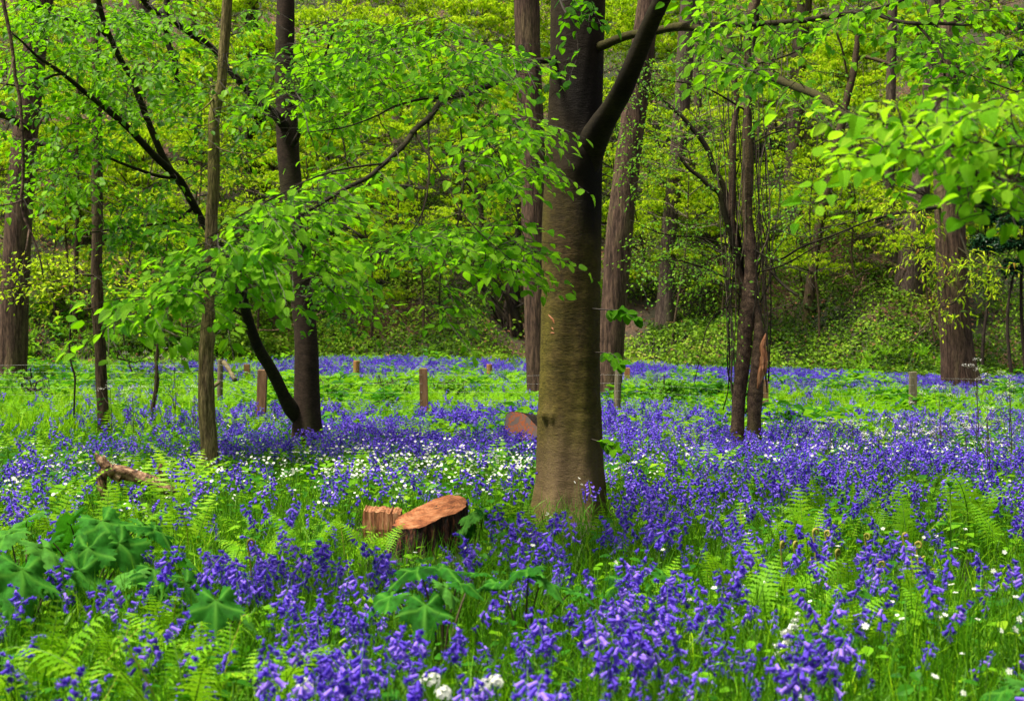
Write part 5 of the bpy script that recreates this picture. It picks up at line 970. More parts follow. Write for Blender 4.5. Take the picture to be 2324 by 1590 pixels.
# --- the darker beech with a side stem, left of centre
def dark_beech():
    r = np.random.default_rng(81); d = 17.3; b = P(697, 1000, d); root = thing('beech_tree', 'dark smooth beech left of centre with a curved side stem and spreading dark limbs', 'tree', (b[0], d, g1(b[0], d)))
    g, s = trunk_geo([(698, 1035, 84), (697, 1000, 74), (696, 950, 64), (696, 900, 59), (695, 800, 54), (692, 740, 52), (687, 700, 51), (681, 620, 53), (675, 560, 52), (667, 500, 50), (661, 430, 50), (655, 360, 50), (652, 300, 50), (649, 230, 47), (646, 150, 44), (647, 80, 42), (648, 0, 40), (650, -150, 36), (655, -500, 20)], d, 40, .03, .08, 5, 2, .06); g.obj('trunk', M['dark_beech'], root, smooth=True)
    limbs = [[(676, 950, 17.26, 30), (660, 925, 17.16, 36), (648, 905, 17.08, 30), (630, 868, 16.94, 28), (612, 832, 16.72, 27), (592, 800, 16.58, 26), (576, 765, 16.36, 25), (562, 723, 16.15, 24), (554, 690, 15.93, 22), (548, 648, 15.64, 21), (541, 600, 15.43, 20), (525, 580, 15.14, 19), (507, 565, 14.92, 18), (470, 520, 14.64, 16), (442, 470, 14.42, 17), (420, 430, 14.20, 17), (404, 404, 14.06, 17), (353, 356, 13.77, 16), (291, 291, 13.48, 15), (240, 247, 13.20, 13), (192, 209, 12.98, 11), (137, 164, 12.76, 9), (86, 130, 12.55, 7), (51, 96, 12.40, 5), (20, 70, 12.33, 3)],
             [(430, 445, 14.28, 15), (400, 405, 14.28, 15), (377, 370, 14.35, 16), (358, 330, 14.28, 15), (342, 291, 14.28, 15), (320, 235, 14.13, 15), (301, 182, 14.06, 14), (285, 155, 13.99, 13), (274, 137, 13.99, 13), (262, 112, 13.92, 13), (250, 85, 13.84, 12), (236, 51, 13.77, 12), (223, 0, 13.63, 11), (210, -60, 13.48, 9)],
             [(645, 285, 17.16, 26), (630, 267, 17.01, 24), (605, 245, 16.72, 20), (582, 226, 16.44, 18), (548, 192, 16.15, 16), (510, 145, 15.79, 17), (476, 106, 15.57, 17), (450, 88, 15.36, 16), (425, 72, 15.21, 16), (400, 55, 15.07, 15), (377, 41, 14.92, 15), (350, 26, 14.78, 15), (336, 15, 14.64, 14), (315, -15, 14.49, 12), (280, -70, 14.13, 8)],
             [(380, -30, 14.92, 13), (378, 14, 14.92, 14), (377, 45, 14.92, 15), (377, 70, 15.00, 15), (383, 105, 15.00, 14), (397, 137, 15.00, 14), (400, 170, 15.07, 12), (407, 197, 15.07, 9)],
             [(142, 168, 12.76, 5), (120, 172, 12.69, 6), (60, 195, 12.55, 5), (0, 190, 12.40, 3)], [(240, 80, 13.92, 11), (220, 62, 13.77, 9), (190, 55, 13.63, 7), (140, 40, 13.48, 7), (100, 22, 13.34, 6), (60, 0, 13.20, 5)],
             [(404, 404, 14.06, 9), (360, 400, 13.92, 8), (300, 380, 13.70, 7), (250, 360, 13.48, 6), (180, 330, 13.27, 4)],
             [(668, 560, 17.16, 7), (712, 631, 16.94, 6), (760, 612, 16.58, 8), (800, 597, 16.29, 8), (850, 580, 16.00, 7), (900, 560, 15.72, 5), (960, 510, 15.43, 4)], [(560, 720, 16.15, 6), (500, 690, 15.72, 5), (420, 660, 15.28, 4), (350, 640, 15.00, 3)],
             [(440, 470, 14.42, 9), (400, 500, 14.28, 7), (340, 510, 14.06, 6), (260, 520, 13.84, 5), (190, 530, 13.63, 3)],
             [(660, 240, 17.16, 9), (690, 200, 16.87, 8), (720, 180, 16.58, 7), (740, 120, 16.29, 6), (760, 60, 16.15, 4)], [(665, 330, 17.16, 14), (685, 290, 16.87, 10), (700, 240, 16.58, 9), (720, 190, 16.29, 8), (735, 250, 15.93, 6), (770, 290, 15.57, 5), (790, 380, 15.28, 3)]]
    pas = add_limbs(root, limbs, M['limb'], seed=20); tw = Geo(); lf = Geo(); tot = 0
    regs = [([(0, 0), (640, 0), (640, 230), (560, 330), (480, 420), (430, 560), (300, 560), (180, 480), (60, 420), (0, 330)], 12.3, 15.4, 300, .44, .05, 1), ([(0, 380), (120, 390), (230, 400), (240, 440), (160, 470), (0, 470)], 12.2, 13, 30, 0, .5, 1),
            ([(60, 110), (330, 110), (330, 230), (200, 250), (70, 190)], 12.3, 13.6, 50, 0, .5, 1), ([(0, 0), (330, 0), (500, 60), (300, 90), (100, 60)], 13, 14.5, 40, .3, .4, 1),
            ([(200, 490), (420, 450), (540, 500), (560, 690), (480, 640), (330, 620), (230, 560)], 13.6, 15.2, 62, .4, .0, .7), ([(560, 200), (640, 200), (640, 400), (620, 560), (540, 560), (500, 420)], 14, 16.6, 24, .35, 0, .6),
            ([(690, 640), (820, 600), (860, 660), (830, 740), (740, 760), (690, 720)], 15, 16.5, 26, 0, 0, .5), ([(690, 60), (860, 40), (860, 260), (760, 330), (700, 300)], 15, 16.6, 80, .3, .3, 1), ([(840, 480), (960, 460), (1100, 540), (1060, 600), (880, 620)], 14.4, 15.8, 26, .3, .0, .7)]
    for pl, d0, d1, n, gp, a, c_ in regs:
        c = region(pl, d0, d1, n, r, gp); tot += foliage(skel_of(pas, .15), c, r, BEECH, .078, tw, lf, 4, .065, (0, -.22, 1), .16, maxlen=3.0, rnd0=a, rnd1=c_, tlen=(.2, .5))
    tw.obj('twigs', M['twig'], root); lf.obj('crown', M['dark_beech_leaf'], root); print('dark leaves', tot)
dark_beech()

def simple_tree(name, label, rows, d, mat, sides=28, rough=.07, lobes=.12, limbs=(), dd=None, seed=0, group=None, step=.08, nl=5, trunk='trunk'):
    b = P(rows[0][0], rows[0][1], d); root = thing(name, label, 'tree', (b[0], d, g1(b[0], d)), group); g, s = trunk_geo(rows, d, sides, rough, lobes, nl, seed, step, dd); g.obj(trunk, M[mat], root, smooth=True)
    pas = add_limbs(root, limbs, M[mat] if mat in ('thin', 'hazel', 'elm') else M['limb'], seed=seed + 40, sides=8) if limbs else []
    return root, s[:, :3], pas
def leaf_part(root, skel, regs, rng, leaf, ll, mat, tws='twig', up=(0, -.2, 1), **kw):
    tw = Geo(); lf = Geo()
    for pl, d0, d1, n, gp in regs: foliage(skel, region(pl, d0, d1, n, rng, gp), rng, leaf, ll, tw, lf, up=up, **kw)
    tw.obj('twigs', M[tws], root); lf.obj('crown', M[mat], root)
r = np.random.default_rng(91)
# ridged trunk
root, s, pas = simple_tree('field_maple', 'slim trunk with deeply ridged tan bark bending near the top, left of centre', [(477, 1105, 50), (477, 1070, 43), (475, 1010, 39), (470, 950, 37), (468, 900, 36), (467, 850, 34), (468, 800, 34), (471, 770, 35), (470, 750, 31), (476, 690, 30), (478, 620, 28), (479, 560, 28), (480, 500, 27), (484, 440, 27), (485, 380, 26), (485, 320, 25), (486, 270, 27), (492, 235, 25), (500, 205, 24), (504, 175, 22), (506, 130, 23), (511, 70, 23), (516, 0, 22), (524, -120, 20), (540, -300, 14)], 12.8, 'elm', 36, .12, .1, seed=5, step=.03,
    limbs=[[(492, 215, 12.8, 5), (470, 240, 12.7, 4), (440, 262, 12.6, 2)], [(480, 330, 12.8, 4), (520, 345, 12.7, 3), (560, 350, 12.6, 2)]])
leaf_part(root, [s[20:], *pas], [([(440, 330), (560, 320), (560, 440), (450, 430)], 12.3, 13.2, 14, 0), ([(450, 550), (510, 540), (500, 690), (455, 680)], 12.4, 12.9, 8, 0), ([(500, 60), (560, 100), (540, 180), (470, 180)], 12.3, 13.1, 9, 0)], r, OVAL, .05, 'lime_leaf', spacing=.05)
root, s, pas = simple_tree('young_tree', 'thin dark upright trunk near the left side, rising from the grass', [(236, 1012, 33), (236, 985, 29), (234, 940, 27), (231, 880, 26), (228, 800, 26), (225, 740, 27), (221, 680, 27), (219, 610, 25), (221, 520, 25), (221, 440, 25), (220, 340, 23), (220, 240, 22), (219, 150, 21), (217, 60, 20), (214, -100, 18)], 18.7, 'thin', 24, .1, .1, seed=6,
    limbs=[[(212, 625, 18.6, 5), (170, 625, 18.3, 4), (120, 640, 18, 4), (60, 650, 17.8, 3), (0, 655, 17.6, 2)], [(215, 700, 18.7, 5), (190, 702, 18.5, 3)], [(212, 640, 18.5, 3), (130, 680, 18.3, 2), (60, 690, 18.1, 2)]])
leaf_part(root, [s[30:60], *pas], [([(0, 560), (130, 570), (180, 600), (150, 660), (60, 700), (0, 690)], 17.4, 18.4, 44, 0), ([(230, 560), (360, 590), (420, 660), (330, 720), (240, 690)], 18, 19.3, 30, .2)], r, OVAL, .085, 'lime_leaf', spacing=.07, tlen=(.2, .5))
# far left chestnut and its neighbours
simple_tree('chestnut_tree', 'broad pinkish-brown furrowed trunk at the far left edge', [(20, 925, 92), (22, 885, 78), (25, 830, 68), (30, 760, 64), (34, 650, 62), (42, 510, 60), (48, 420, 58), (56, 320, 56), (68, 220, 54), (78, 120, 52), (92, 30, 50), (105, -80, 48), (130, -300, 44)], 32, 'chestnut', 40, .05, .12, seed=7, limbs=[[(70, 320, 31.8, 14), (100, 326, 31.5, 16), (140, 338, 31, 15), (165, 352, 30.7, 12), (182, 368, 30.5, 8)], [(60, 290, 31.8, 16), (25, 270, 31, 16), (0, 260, 30.5, 16), (-40, 245, 30, 16)]])
simple_tree('chestnut_tree', 'dark furrowed trunk hidden behind the left edge of the mossy beech', [(1224, 950, 66), (1222, 920, 56), (1221, 860, 54), (1219, 800, 54), (1216, 700, 54), (1213, 600, 55), (1211, 500, 56), (1209, 400, 57), (1206, 300, 58), (1201, 200, 58), (1197, 100, 57), (1195, 0, 57), (1190, -200, 54)], 27.6, 'chestnut', 40, .05, .1, seed=8)
simple_tree('chestnut_tree', 'furrowed trunk leaning right, just behind the right edge of the mossy beech', [(1370, 965, 70), (1375, 930, 62), (1380, 870, 60), (1386, 800, 58), (1392, 700, 58), (1400, 600, 60), (1408, 500, 60), (1420, 400, 58), (1432, 300, 57), (1448, 180, 56), (1462, 80, 54), (1473, 0, 52), (1500, -180, 48)], 26.8, 'chestnut', 40, .05, .1, seed=9)
root, s, pas = simple_tree('chestnut_tree', 'tall straight ribbed chestnut trunk standing at the right behind the fence', [(2188, 915, 110), (2184, 890, 92), (2176, 850, 82), (2171, 800, 74), (2166, 740, 71), (2161, 660, 68), (2157, 560, 66), (2152, 450, 64), (2146, 340, 60), (2144, 250, 58), (2147, 160, 52), (2152, 80, 48), (2158, 0, 44), (2166, -160, 40)], 36, 'chestnut', 44, .04, .1, seed=10, limbs=[[(2130, 470, 35.8, 9), (2080, 478, 35, 8), (2030, 485, 34.5, 6), (1980, 500, 34, 4)], [(2178, 530, 35.7, 6), (2200, 610, 35.2, 5), (2170, 680, 34.8, 4), (2130, 700, 34.5, 3)], [(2170, 560, 35.7, 5), (2230, 600, 35, 4), (2290, 610, 34.6, 3)]])
leaf_part(root, pas, [([(2060, 560), (2200, 560), (2320, 600), (2310, 660), (2200, 640), (2180, 740), (2120, 740), (2090, 640)], 34, 35.6, 36, 0), ([(1980, 440), (2100, 450), (2100, 510), (1990, 510)], 34, 35.6, 22, 0)], r, LANCE, .17, 'lime_leaf', spacing=.13, tlen=(.3, .8))
# bank trees
def bank_d(px, py):
    """distance at which the line of sight through a picture point meets the terrain"""
    d = np.linspace(8, 160, 1500); z = CZ + (HY - py) / F * d; k = np.where(G((px - CX) / F * d, d) > z)[0]; return float(d[k[0]]) if len(k) else 100.0
def bank_tree(label, rows, mat='chestnut_far', seed=0, name='chestnut_tree', limbs=(), base=None, lobes=.12):
    d = bank_d(rows[0][0], rows[0][1]) + .4; x, y, w = rows[0]; rows = [(x, y + 14, w * 1.3)] + list(rows); lm = [[(a, b, d + e, c) for a, b, e, c in L_] for L_ in limbs]
    return simple_tree(name, label, rows, d, mat, 20, .06, lobes, lm, seed=seed, step=.25), d
bank_tree('burred purple-grey trunk, right one of a pair behind the ribbed chestnut', [(2058, 690, 72), (2060, 650, 64), (2066, 600, 60), (2072, 540, 58), (2080, 470, 52), (2090, 400, 44), (2098, 330, 38), (2110, 200, 34), (2120, 0, 30), (2125, -100, 28)], seed=11)
bank_tree('paler trunk tucked against the left of the burred one on the bank', [(2024, 625, 34), (2021, 560, 30), (2018, 500, 28), (2016, 430, 26), (2019, 330, 24), (2021, 200, 22), (2024, 60, 22), (2026, -60, 20)], seed=12)
bank_tree('leaning crooked thin trunk on the bank right of the hazel', [(1832, 745, 26), (1834, 700, 26), (1838, 660, 25), (1846, 600, 22), (1854, 540, 20), (1861, 500, 22), (1875, 440, 22), (1888, 380, 22), (1900, 320, 22), (1912, 270, 18), (1922, 220, 17), (1936, 164, 16), (1944, 100, 12), (1950, 20, 8)], 'thin', 13, 'chestnut_tree', [[(1938, 140, 0, 8), (1960, 130, 0, 9), (2000, 140, -.4, 9), (2040, 155, -.8, 6)], [(1925, 190, 0, 6), (1910, 110, -.2, 5), (1890, 60, -.3, 4)], [(1860, 520, 0, 6), (1900, 510, -.4, 5), (1970, 500, -.8, 4)]])
bank_tree('pale straight trunk on the bank between the beech and the hazel', [(1506, 755, 52), (1508, 720, 46), (1510, 680, 40), (1513, 620, 36), (1520, 500, 36), (1532, 400, 36), (1542, 300, 38), (1550, 200, 38), (1556, 100, 38), (1562, 0, 36), (1568, -100, 34)], seed=14)
bank_tree('distant pale trunk high on the bank right of the hazel', [(1792, 430, 40), (1797, 380, 38), (1803, 300, 38), (1808, 200, 36), (1815, 100, 35), (1826, 0, 34), (1832, -90, 32)], seed=15)
bank_tree('dark ivy-clad trunk on the bank behind the dark beech', [(598, 430, 62), (596, 390, 58), (592, 340, 54), (586, 280, 52), (578, 200, 40), (572, 100, 34), (570, -60, 30)], 'ivy_bark', 16)
bank_tree('distant greyish trunk at the top between the dark limbs at left', [(318, 200, 34), (320, 120, 34), (322, 40, 32), (324, -60, 30)], seed=17)
bank_tree('slender dark trunk on the bank near the far left chestnut', [(169, 790, 13), (170, 740, 12), (171, 690, 11), (173, 600, 10), (175, 480, 9), (176, 300, 8), (178, 100, 7)], 'thin', 18, 'young_tree')
bank_tree('tall thin trunk high on the bank left of the dark beech', [(455, 440, 20), (452, 360, 19), (446, 260, 18), (440, 120, 17), (436, -60, 16)], 'thin', 19)
bank_tree('distant trunk high on the bank between the dark beech and the mossy beech', [(905, 300, 26), (902, 200, 25), (896, 90, 24), (890, -60, 22)], seed=20)
bank_tree('distant narrow trunk at the top right beyond the ribbed chestnut', [(2232, 330, 20), (2236, 220, 18), (2240, 100, 17), (2244, -60, 16)], seed=21)
bank_tree('distant trunk high on the bank just right of the leaning furrowed trunk', [(1590, 470, 22), (1588, 400, 20), (1584, 300, 20), (1582, 150, 18), (1580, -60, 17)], seed=22)
# dark many-stemmed stump on the bank
def dark_stool():
    d = bank_d(1160, 760) + .2; b = P(1160, 760, d); root = thing('coppice_stool', 'dark hollow coppice stool with bare grey stems at the foot of the bank', 'tree', (b[0], d, g1(b[0], d)))
    for i, rows in enumerate(([(1162, 790, 64), (1163, 750, 50), (1160, 710, 38), (1163, 670, 30), (1168, 620, 22), (1172, 560, 18), (1176, 473, 13), (1150, 400, 12), (1126, 342, 11), (1110, 250, 9)], [(1130, 780, 22), (1137, 735, 16), (1115, 685, 13), (1091, 638, 11), (1092, 560, 9), (1091, 466, 14), (1075, 430, 13), (1057, 404, 12), (1040, 340, 9)])):
        g, s = trunk_geo(rows, d, 16, .25, .25, 5, i, .1); g.obj('trunk', M['ivy_bark'] if i == 0 else M['limb'], root, smooth=True)
    rr = np.random.default_rng(5)
    for k in range(16):
        x0 = rr.uniform(1130, 1190); y0 = rr.uniform(680, 770); x1 = x0 + rr.normal(-30, 70); y1 = y0 - rr.uniform(40, 130); q = [(x0, y0, d - .2, 4), ((x0 + x1) / 2 + rr.normal(0, 10), (y0 + y1) / 2 + rr.normal(0, 8), d - .5, 3.4), (x1, y1, d - .8, 2), (x1 + rr.normal(-10, 20), y1 - 20, d - 1, 1.5)]
        pa, ra = limb_path(q); g = Geo(); tube(g, pa, ra, 5); g.obj('branch', M['pale_twig'] if k % 2 else M['twig'], root)
dark_stool()

# --- multi-stemmed hazel
def hazel():
    d = 16.4; b = P(1690, 1010, d); root = thing('hazel_tree', 'twisted multi-stemmed tree with torn orange wood on its right stem', 'tree', (b[0], d, g1(b[0], d))); rr = np.random.default_rng(12)
    stems = [([(1672, 1045, 34), (1672, 1010, 33), (1673, 960, 30), (1676, 900, 30), (1682, 850, 33), (1688, 800, 33), (1691, 750, 36), (1700, 690, 38), (1703, 650, 35), (1704, 600, 30), (1702, 560, 28), (1699, 520, 24), (1694, 470, 24), (1696, 420, 26), (1697, 370, 27), (1695, 310, 24), (1696, 250, 19), (1697, 180, 20), (1695, 100, 18), (1699, 50, 18), (1712, 10, 22), (1722, -60, 18)], 0, 24), ([(1712, 1035, 36), (1710, 1000, 33), (1711, 960, 31), (1713, 900, 34), (1717, 850, 32), (1720, 800, 29), (1722, 760, 25), (1718, 720, 18), (1708, 690, 16), (1702, 660, 12)], -.06, 20),
             ([(1696, 700, 16), (1686, 650, 18), (1674, 610, 17), (1666, 560, 20), (1660, 520, 18), (1660, 480, 15), (1661, 420, 17), (1661, 340, 16), (1664, 290, 13), (1672, 240, 13), (1666, 180, 14), (1662, 130, 13), (1650, 60, 13), (1636, 0, 14), (1630, -80, 12)], .05, 16), ([(1690, 690, 14), (1683, 620, 14), (1673, 540, 13), (1655, 480, 14), (1640, 420, 14), (1620, 385, 13), (1608, 345, 12), (1590, 315, 12), (1577, 300, 11), (1550, 268, 9), (1529, 250, 8), (1500, 225, 7), (1450, 190, 6), (1400, 160, 4)], .1, 14),
             ([(1676, 600, 12), (1660, 540, 12), (1645, 490, 13), (1632, 440, 12), (1612, 425, 11), (1585, 400, 9), (1560, 380, 8), (1540, 350, 6)], .0, 12), ([(1712, 120, 12), (1715, 60, 12), (1718, 0, 12), (1722, -80, 11)], .1, 10)]
    sk = []
    for i, (rows, off, sd) in enumerate(stems): g, s = trunk_geo(rows, d + off, sd, .12, .1 if i < 2 else 0, 4, i, .04); g.obj('stem', M['hazel'] if i < 3 else M['limb'], root, smooth=True); sk.append(s[:, :3])
    # splintered strip of bare orange wood, standing just proud of the right stem
    g = Geo(); rows = [(1719, 882, 3), (1725, 855, 14), (1731, 830, 19), (1733, 808, 17), (1730, 788, 15), (1734, 770, 9), (1737, 756, 2)]; a = np.array([list(P(x, y, d - .16)) + [w / F * d / 2] for x, y, w in rows]); sm = smooth_path(a, 30); tube(g, sm[:, :3], sm[:, 3], 8, .35); g.obj('torn_wood', M['split_wood'], root)
    # thin whips
    for k in range(34):
        x0 = rr.uniform(1640, 1750); y0 = rr.uniform(600, 900); x1 = x0 + rr.normal(0, 40); y1 = rr.uniform(-40, 430); dd = rr.uniform(-.4, .6); mid = [(x0 + (x1 - x0) * t + rr.normal(0, 7), y0 + (y1 - y0) * t, d + dd * t, 3.6 - 2 * t) for t in np.linspace(0, 1, 6)]; pa, ra = limb_path([(1690, y0 + 40, d, 4)] + mid if k % 3 == 0 else mid); g = Geo(); tube(g, pa, ra, 4); g.obj('shoot', M['twig'] if k % 2 else M['pale_twig'], root)
    L2 = [[(1640, 930, 16.20, 3), (1652, 880, 16.10, 3), (1655, 780, 16.10, 3), (1652, 700, 16.20, 2), (1660, 600, 16.20, 2)], [(1736, 600, 16.30, 6), (1770, 640, 16.10, 7), (1800, 665, 15.90, 6), (1812, 670, 15.80, 4)], [(1700, 560, 16.40, 5), (1760, 590, 16.10, 5), (1820, 560, 15.70, 5), (1900, 530, 15.30, 4), (1990, 495, 14.90, 4), (2080, 480, 14.60, 2)], [(1710, 620, 16.40, 4), (1780, 600, 16.00, 4), (1850, 560, 15.70, 3), (1930, 520, 15.40, 2)],
          [(1670, 640, 16.40, 4), (1600, 610, 16.20, 4), (1530, 590, 16.00, 3), (1450, 600, 15.80, 2)], [(1665, 560, 16.40, 4), (1590, 540, 16.20, 4), (1500, 530, 16.00, 3), (1430, 500, 15.80, 2)], [(1680, 700, 16.30, 3), (1640, 700, 16.10, 3), (1605, 740, 15.90, 3), (1590, 800, 15.80, 2), (1575, 870, 15.80, 2)], [(1690, 250, 16.40, 5), (1600, 200, 16.20, 4), (1500, 180, 16.00, 3)], [(1700, 150, 16.40, 5), (1800, 120, 16.20, 4), (1880, 60, 16.00, 3)], [(1700, 330, 16.40, 4), (1760, 300, 16.20, 4), (1830, 290, 16.00, 3), (1900, 330, 15.80, 2)]]
    pas = add_limbs(root, L2, M['limb'], seed=70, sides=6)
    leaf_part(root, sk + pas, [([(1390, 150), (1620, 100), (1660, 400), (1650, 640), (1560, 720), (1430, 640), (1400, 400)], 15.6, 17, 270, .33), ([(1700, 200), (1900, 150), (2000, 480), (1860, 620), (1740, 600)], 15.2, 16.8, 80, .4), ([(1600, 60), (1760, 20), (1760, 200), (1640, 220)], 15.8, 16.8, 40, .2), ([(1570, 600), (1680, 560), (1680, 800), (1600, 860)], 15.8, 16.6, 34, .3)], rr, OVAL, .05, 'small_leaf', spacing=.06, tlen=(.12, .35), twiglets=3)
M['small_leaf'] = leaf_mat('small_leaf', [(0, (0.05, 0.19, 0.01)), (0.6, (0.13, 0.33, 0.015)), (1, (0.26, 0.46, 0.03))], 0.4, (0.3, 0.65, 0.02))
hazel()
# slender sapling, hanging branch
simple_tree('sapling', 'slender brown sapling standing between the thin dark trunk and the ridged one', [(341, 965, 11), (343, 945, 10), (348, 915, 9), (356, 870, 10), (355, 830, 8), (357, 800, 8), (360, 760, 8), (363, 716, 7), (363, 660, 6), (367, 610, 5), (378, 560, 4), (384, 500, 3)], 20.5, 'thin', 10, .15, .1, seed=30)
simple_tree('sapling', 'thin black leafless sapling beside the thin dark trunk at left', [(168, 940, 4), (169, 900, 4), (170, 855, 5), (163, 830, 4), (158, 800, 4), (160, 740, 4), (163, 690, 3)], 19, 'ivy_bark', 8, .2, 0, seed=31, limbs=[[(170, 855, 19, 3), (180, 848, 18.9, 2)]])
def hanging_branch():
    pts = [(-2, -60, 7, 9), (7, 0, 7, 9), (20, 65, 7, 9), (30, 120, 7, 8), (34, 171, 7, 8), (44, 215, 7, 9), (48, 260, 7, 8), (52, 325, 7, 8), (53, 400, 7, 8), (48, 455, 7, 7), (52, 486, 7, 6), (66, 520, 7, 6), (78, 545, 7, 5), (88, 575, 7, 4), (95, 605, 7, 4), (100, 640, 7, 2)]; pa, ra = limb_path(pts); b = pa[0]; root = thing('hanging_branch', 'long thin bare branch hanging down in front of the far left trunk', 'branch', tuple(b)); g = Geo(); tube(g, pa, ra, 8, .1); o = g.obj('stem', M['hazel'], root, smooth=True)
    g = Geo()
    for q in ([(48, 455, 7, 4), (30, 462, 6.9, 4), (-10, 468, 6.8, 4)], [(30, 130, 7, 5), (20, 180, 6.9, 4), (-10, 215, 6.8, 3)], [(66, 520, 7, 3), (60, 560, 6.9, 3), (50, 620, 6.9, 2)]): pa, ra = limb_path(q); tube(g, pa, ra, 5)
    g.obj('twigs', M['hazel'], root)
hanging_branch()

# ================================================================== BANK COVER AND DISTANT CROWNS
def bank_cover():
    r = np.random.default_rng(101); n = 300000; px = r.uniform(-250, 2570, n); d = 40.5 + 34 * r.uniform(0, 1, n) ** 1.7; x = (px - CX) / F * d; s = d - bank_start(x); lump = fnoise(x * .55, d * .55, 40)
    cover = np.clip(np.interp(px, [-250, 60, 90, 210, 300, 500, 1100, 1500, 2570], [.35, .3, .12, .14, .6, .85, .9, 1, 1]), 0, 1) * (fnoise(x * .35, d * .35, 44) > .3); k = (s > -1.2) & (r.uniform(0, 1, n) < (cover * np.interp(s, [0, 14, 26, 36], [1, .9, .55, .5]))); x, d, s, lump = x[k], d[k], s[k], lump[k]
    h = (.1 + 2.4 * lump ** 2.4) * r.uniform(.25, 1, len(x)) * np.clip((s + 1.4) / 2.5, .3, 1); p = np.stack([x, d, G(x, d) + h], 1); a = r.uniform(0, 6.3, len(x)); el = r.normal(-.35, .4, len(x)); D = np.stack([np.cos(a) * np.cos(el), np.sin(a) * np.cos(el), np.sin(el)], 1)
    Nn = np.stack([r.normal(0, .45, len(x)), r.normal(-.45, .4, len(x)), np.ones(len(x))], 1); rn = np.clip(r.normal(.42, .2, len(x)) + (fnoise(x * .6, d * .6, 47) - .5) * 1.8, 0, .97); rn = np.where(r.uniform(0, 1, len(x)) < .02, 1, rn)
    g = Geo(); inst(g, DIAM, p, frames(D, Nn, r.uniform(.07, .17, len(x))), rn); o = g.obj('bank_undergrowth', M['bank_leaf']); tag(o, 'brambles and leafy scrub covering the steep bank', 'undergrowth', kind='stuff')
    # dead leaves
    n = 70000; px = r.uniform(-250, 2570, n); d = r.uniform(40, 80, n); x = (px - CX) / F * d; s = d - bank_start(x); w = np.interp(px, [-250, 60, 260, 400, 800, 2570], [1, 1, 1, .6, .5, .45]); k = (s > -.5) & (r.uniform(0, 1, n) < w); x, d = x[k], d[k]; p = np.stack([x, d, G(x, d) + .03 + .1 * r.uniform(0, 1, len(x)) ** 3], 1); a = r.uniform(0, 6.3, len(x)); D = np.stack([np.cos(a), np.sin(a), r.normal(0, .4, len(x))], 1)
    g = Geo(); inst(g, DIAM, p, frames(D, np.stack([r.normal(0, .4, len(x)), r.normal(-.4, .4, len(x)), np.ones(len(x))], 1), r.uniform(.08, .17, len(x))), r.uniform(0, 1, len(x))); o = g.obj('dead_leaf_litter', M['litter']); tag(o, 'reddish brown fallen leaves lying on the bank under the trees', 'leaf litter', kind='stuff')
bank_cover()
def fallen_branches():
    r = np.random.default_rng(131)
    for i in range(26):
        px = r.uniform(60, 2280); py = r.uniform(560, 800); d = bank_d(px, py) - .2; b = P(px, py, d); L = r.uniform(1.2, 4.0); az = r.uniform(0, 6.3); e = np.array([math.cos(az) * L, math.sin(az) * L * .4, 0]); t = np.linspace(0, 1, 10)[:, None]; p = b + e * t; p[:, 2] = G(p[:, 0], p[:, 1]) + .15 + (r.uniform(.3, 1.7) * t[:, 0]) + r.normal(0, .05, 10); root = thing('fallen_branch', 'bare dead branch sticking out of the scrub on the bank', 'branch', tuple(b), 'dead branches on the bank')
        g = Geo(); tube(g, p, np.linspace(r.uniform(.025, .055), .008, 10), 6, .2, seed=i); mt = M['pale_twig'] if i % 3 else M['dead_wood']; g.obj('stem', mt, root, smooth=True)
        for k in range(4):
            q = p[int(r.uniform(3, 9))]; f = q + np.array([r.normal(0, .5), r.normal(0, .3), r.uniform(.1, .8)]); g = Geo(); tube(g, [q, (q + f) / 2 + r.normal(0, .06, 3), f], [.012, .008, .004], 4); g.obj('twig', mt, root)
fallen_branches()
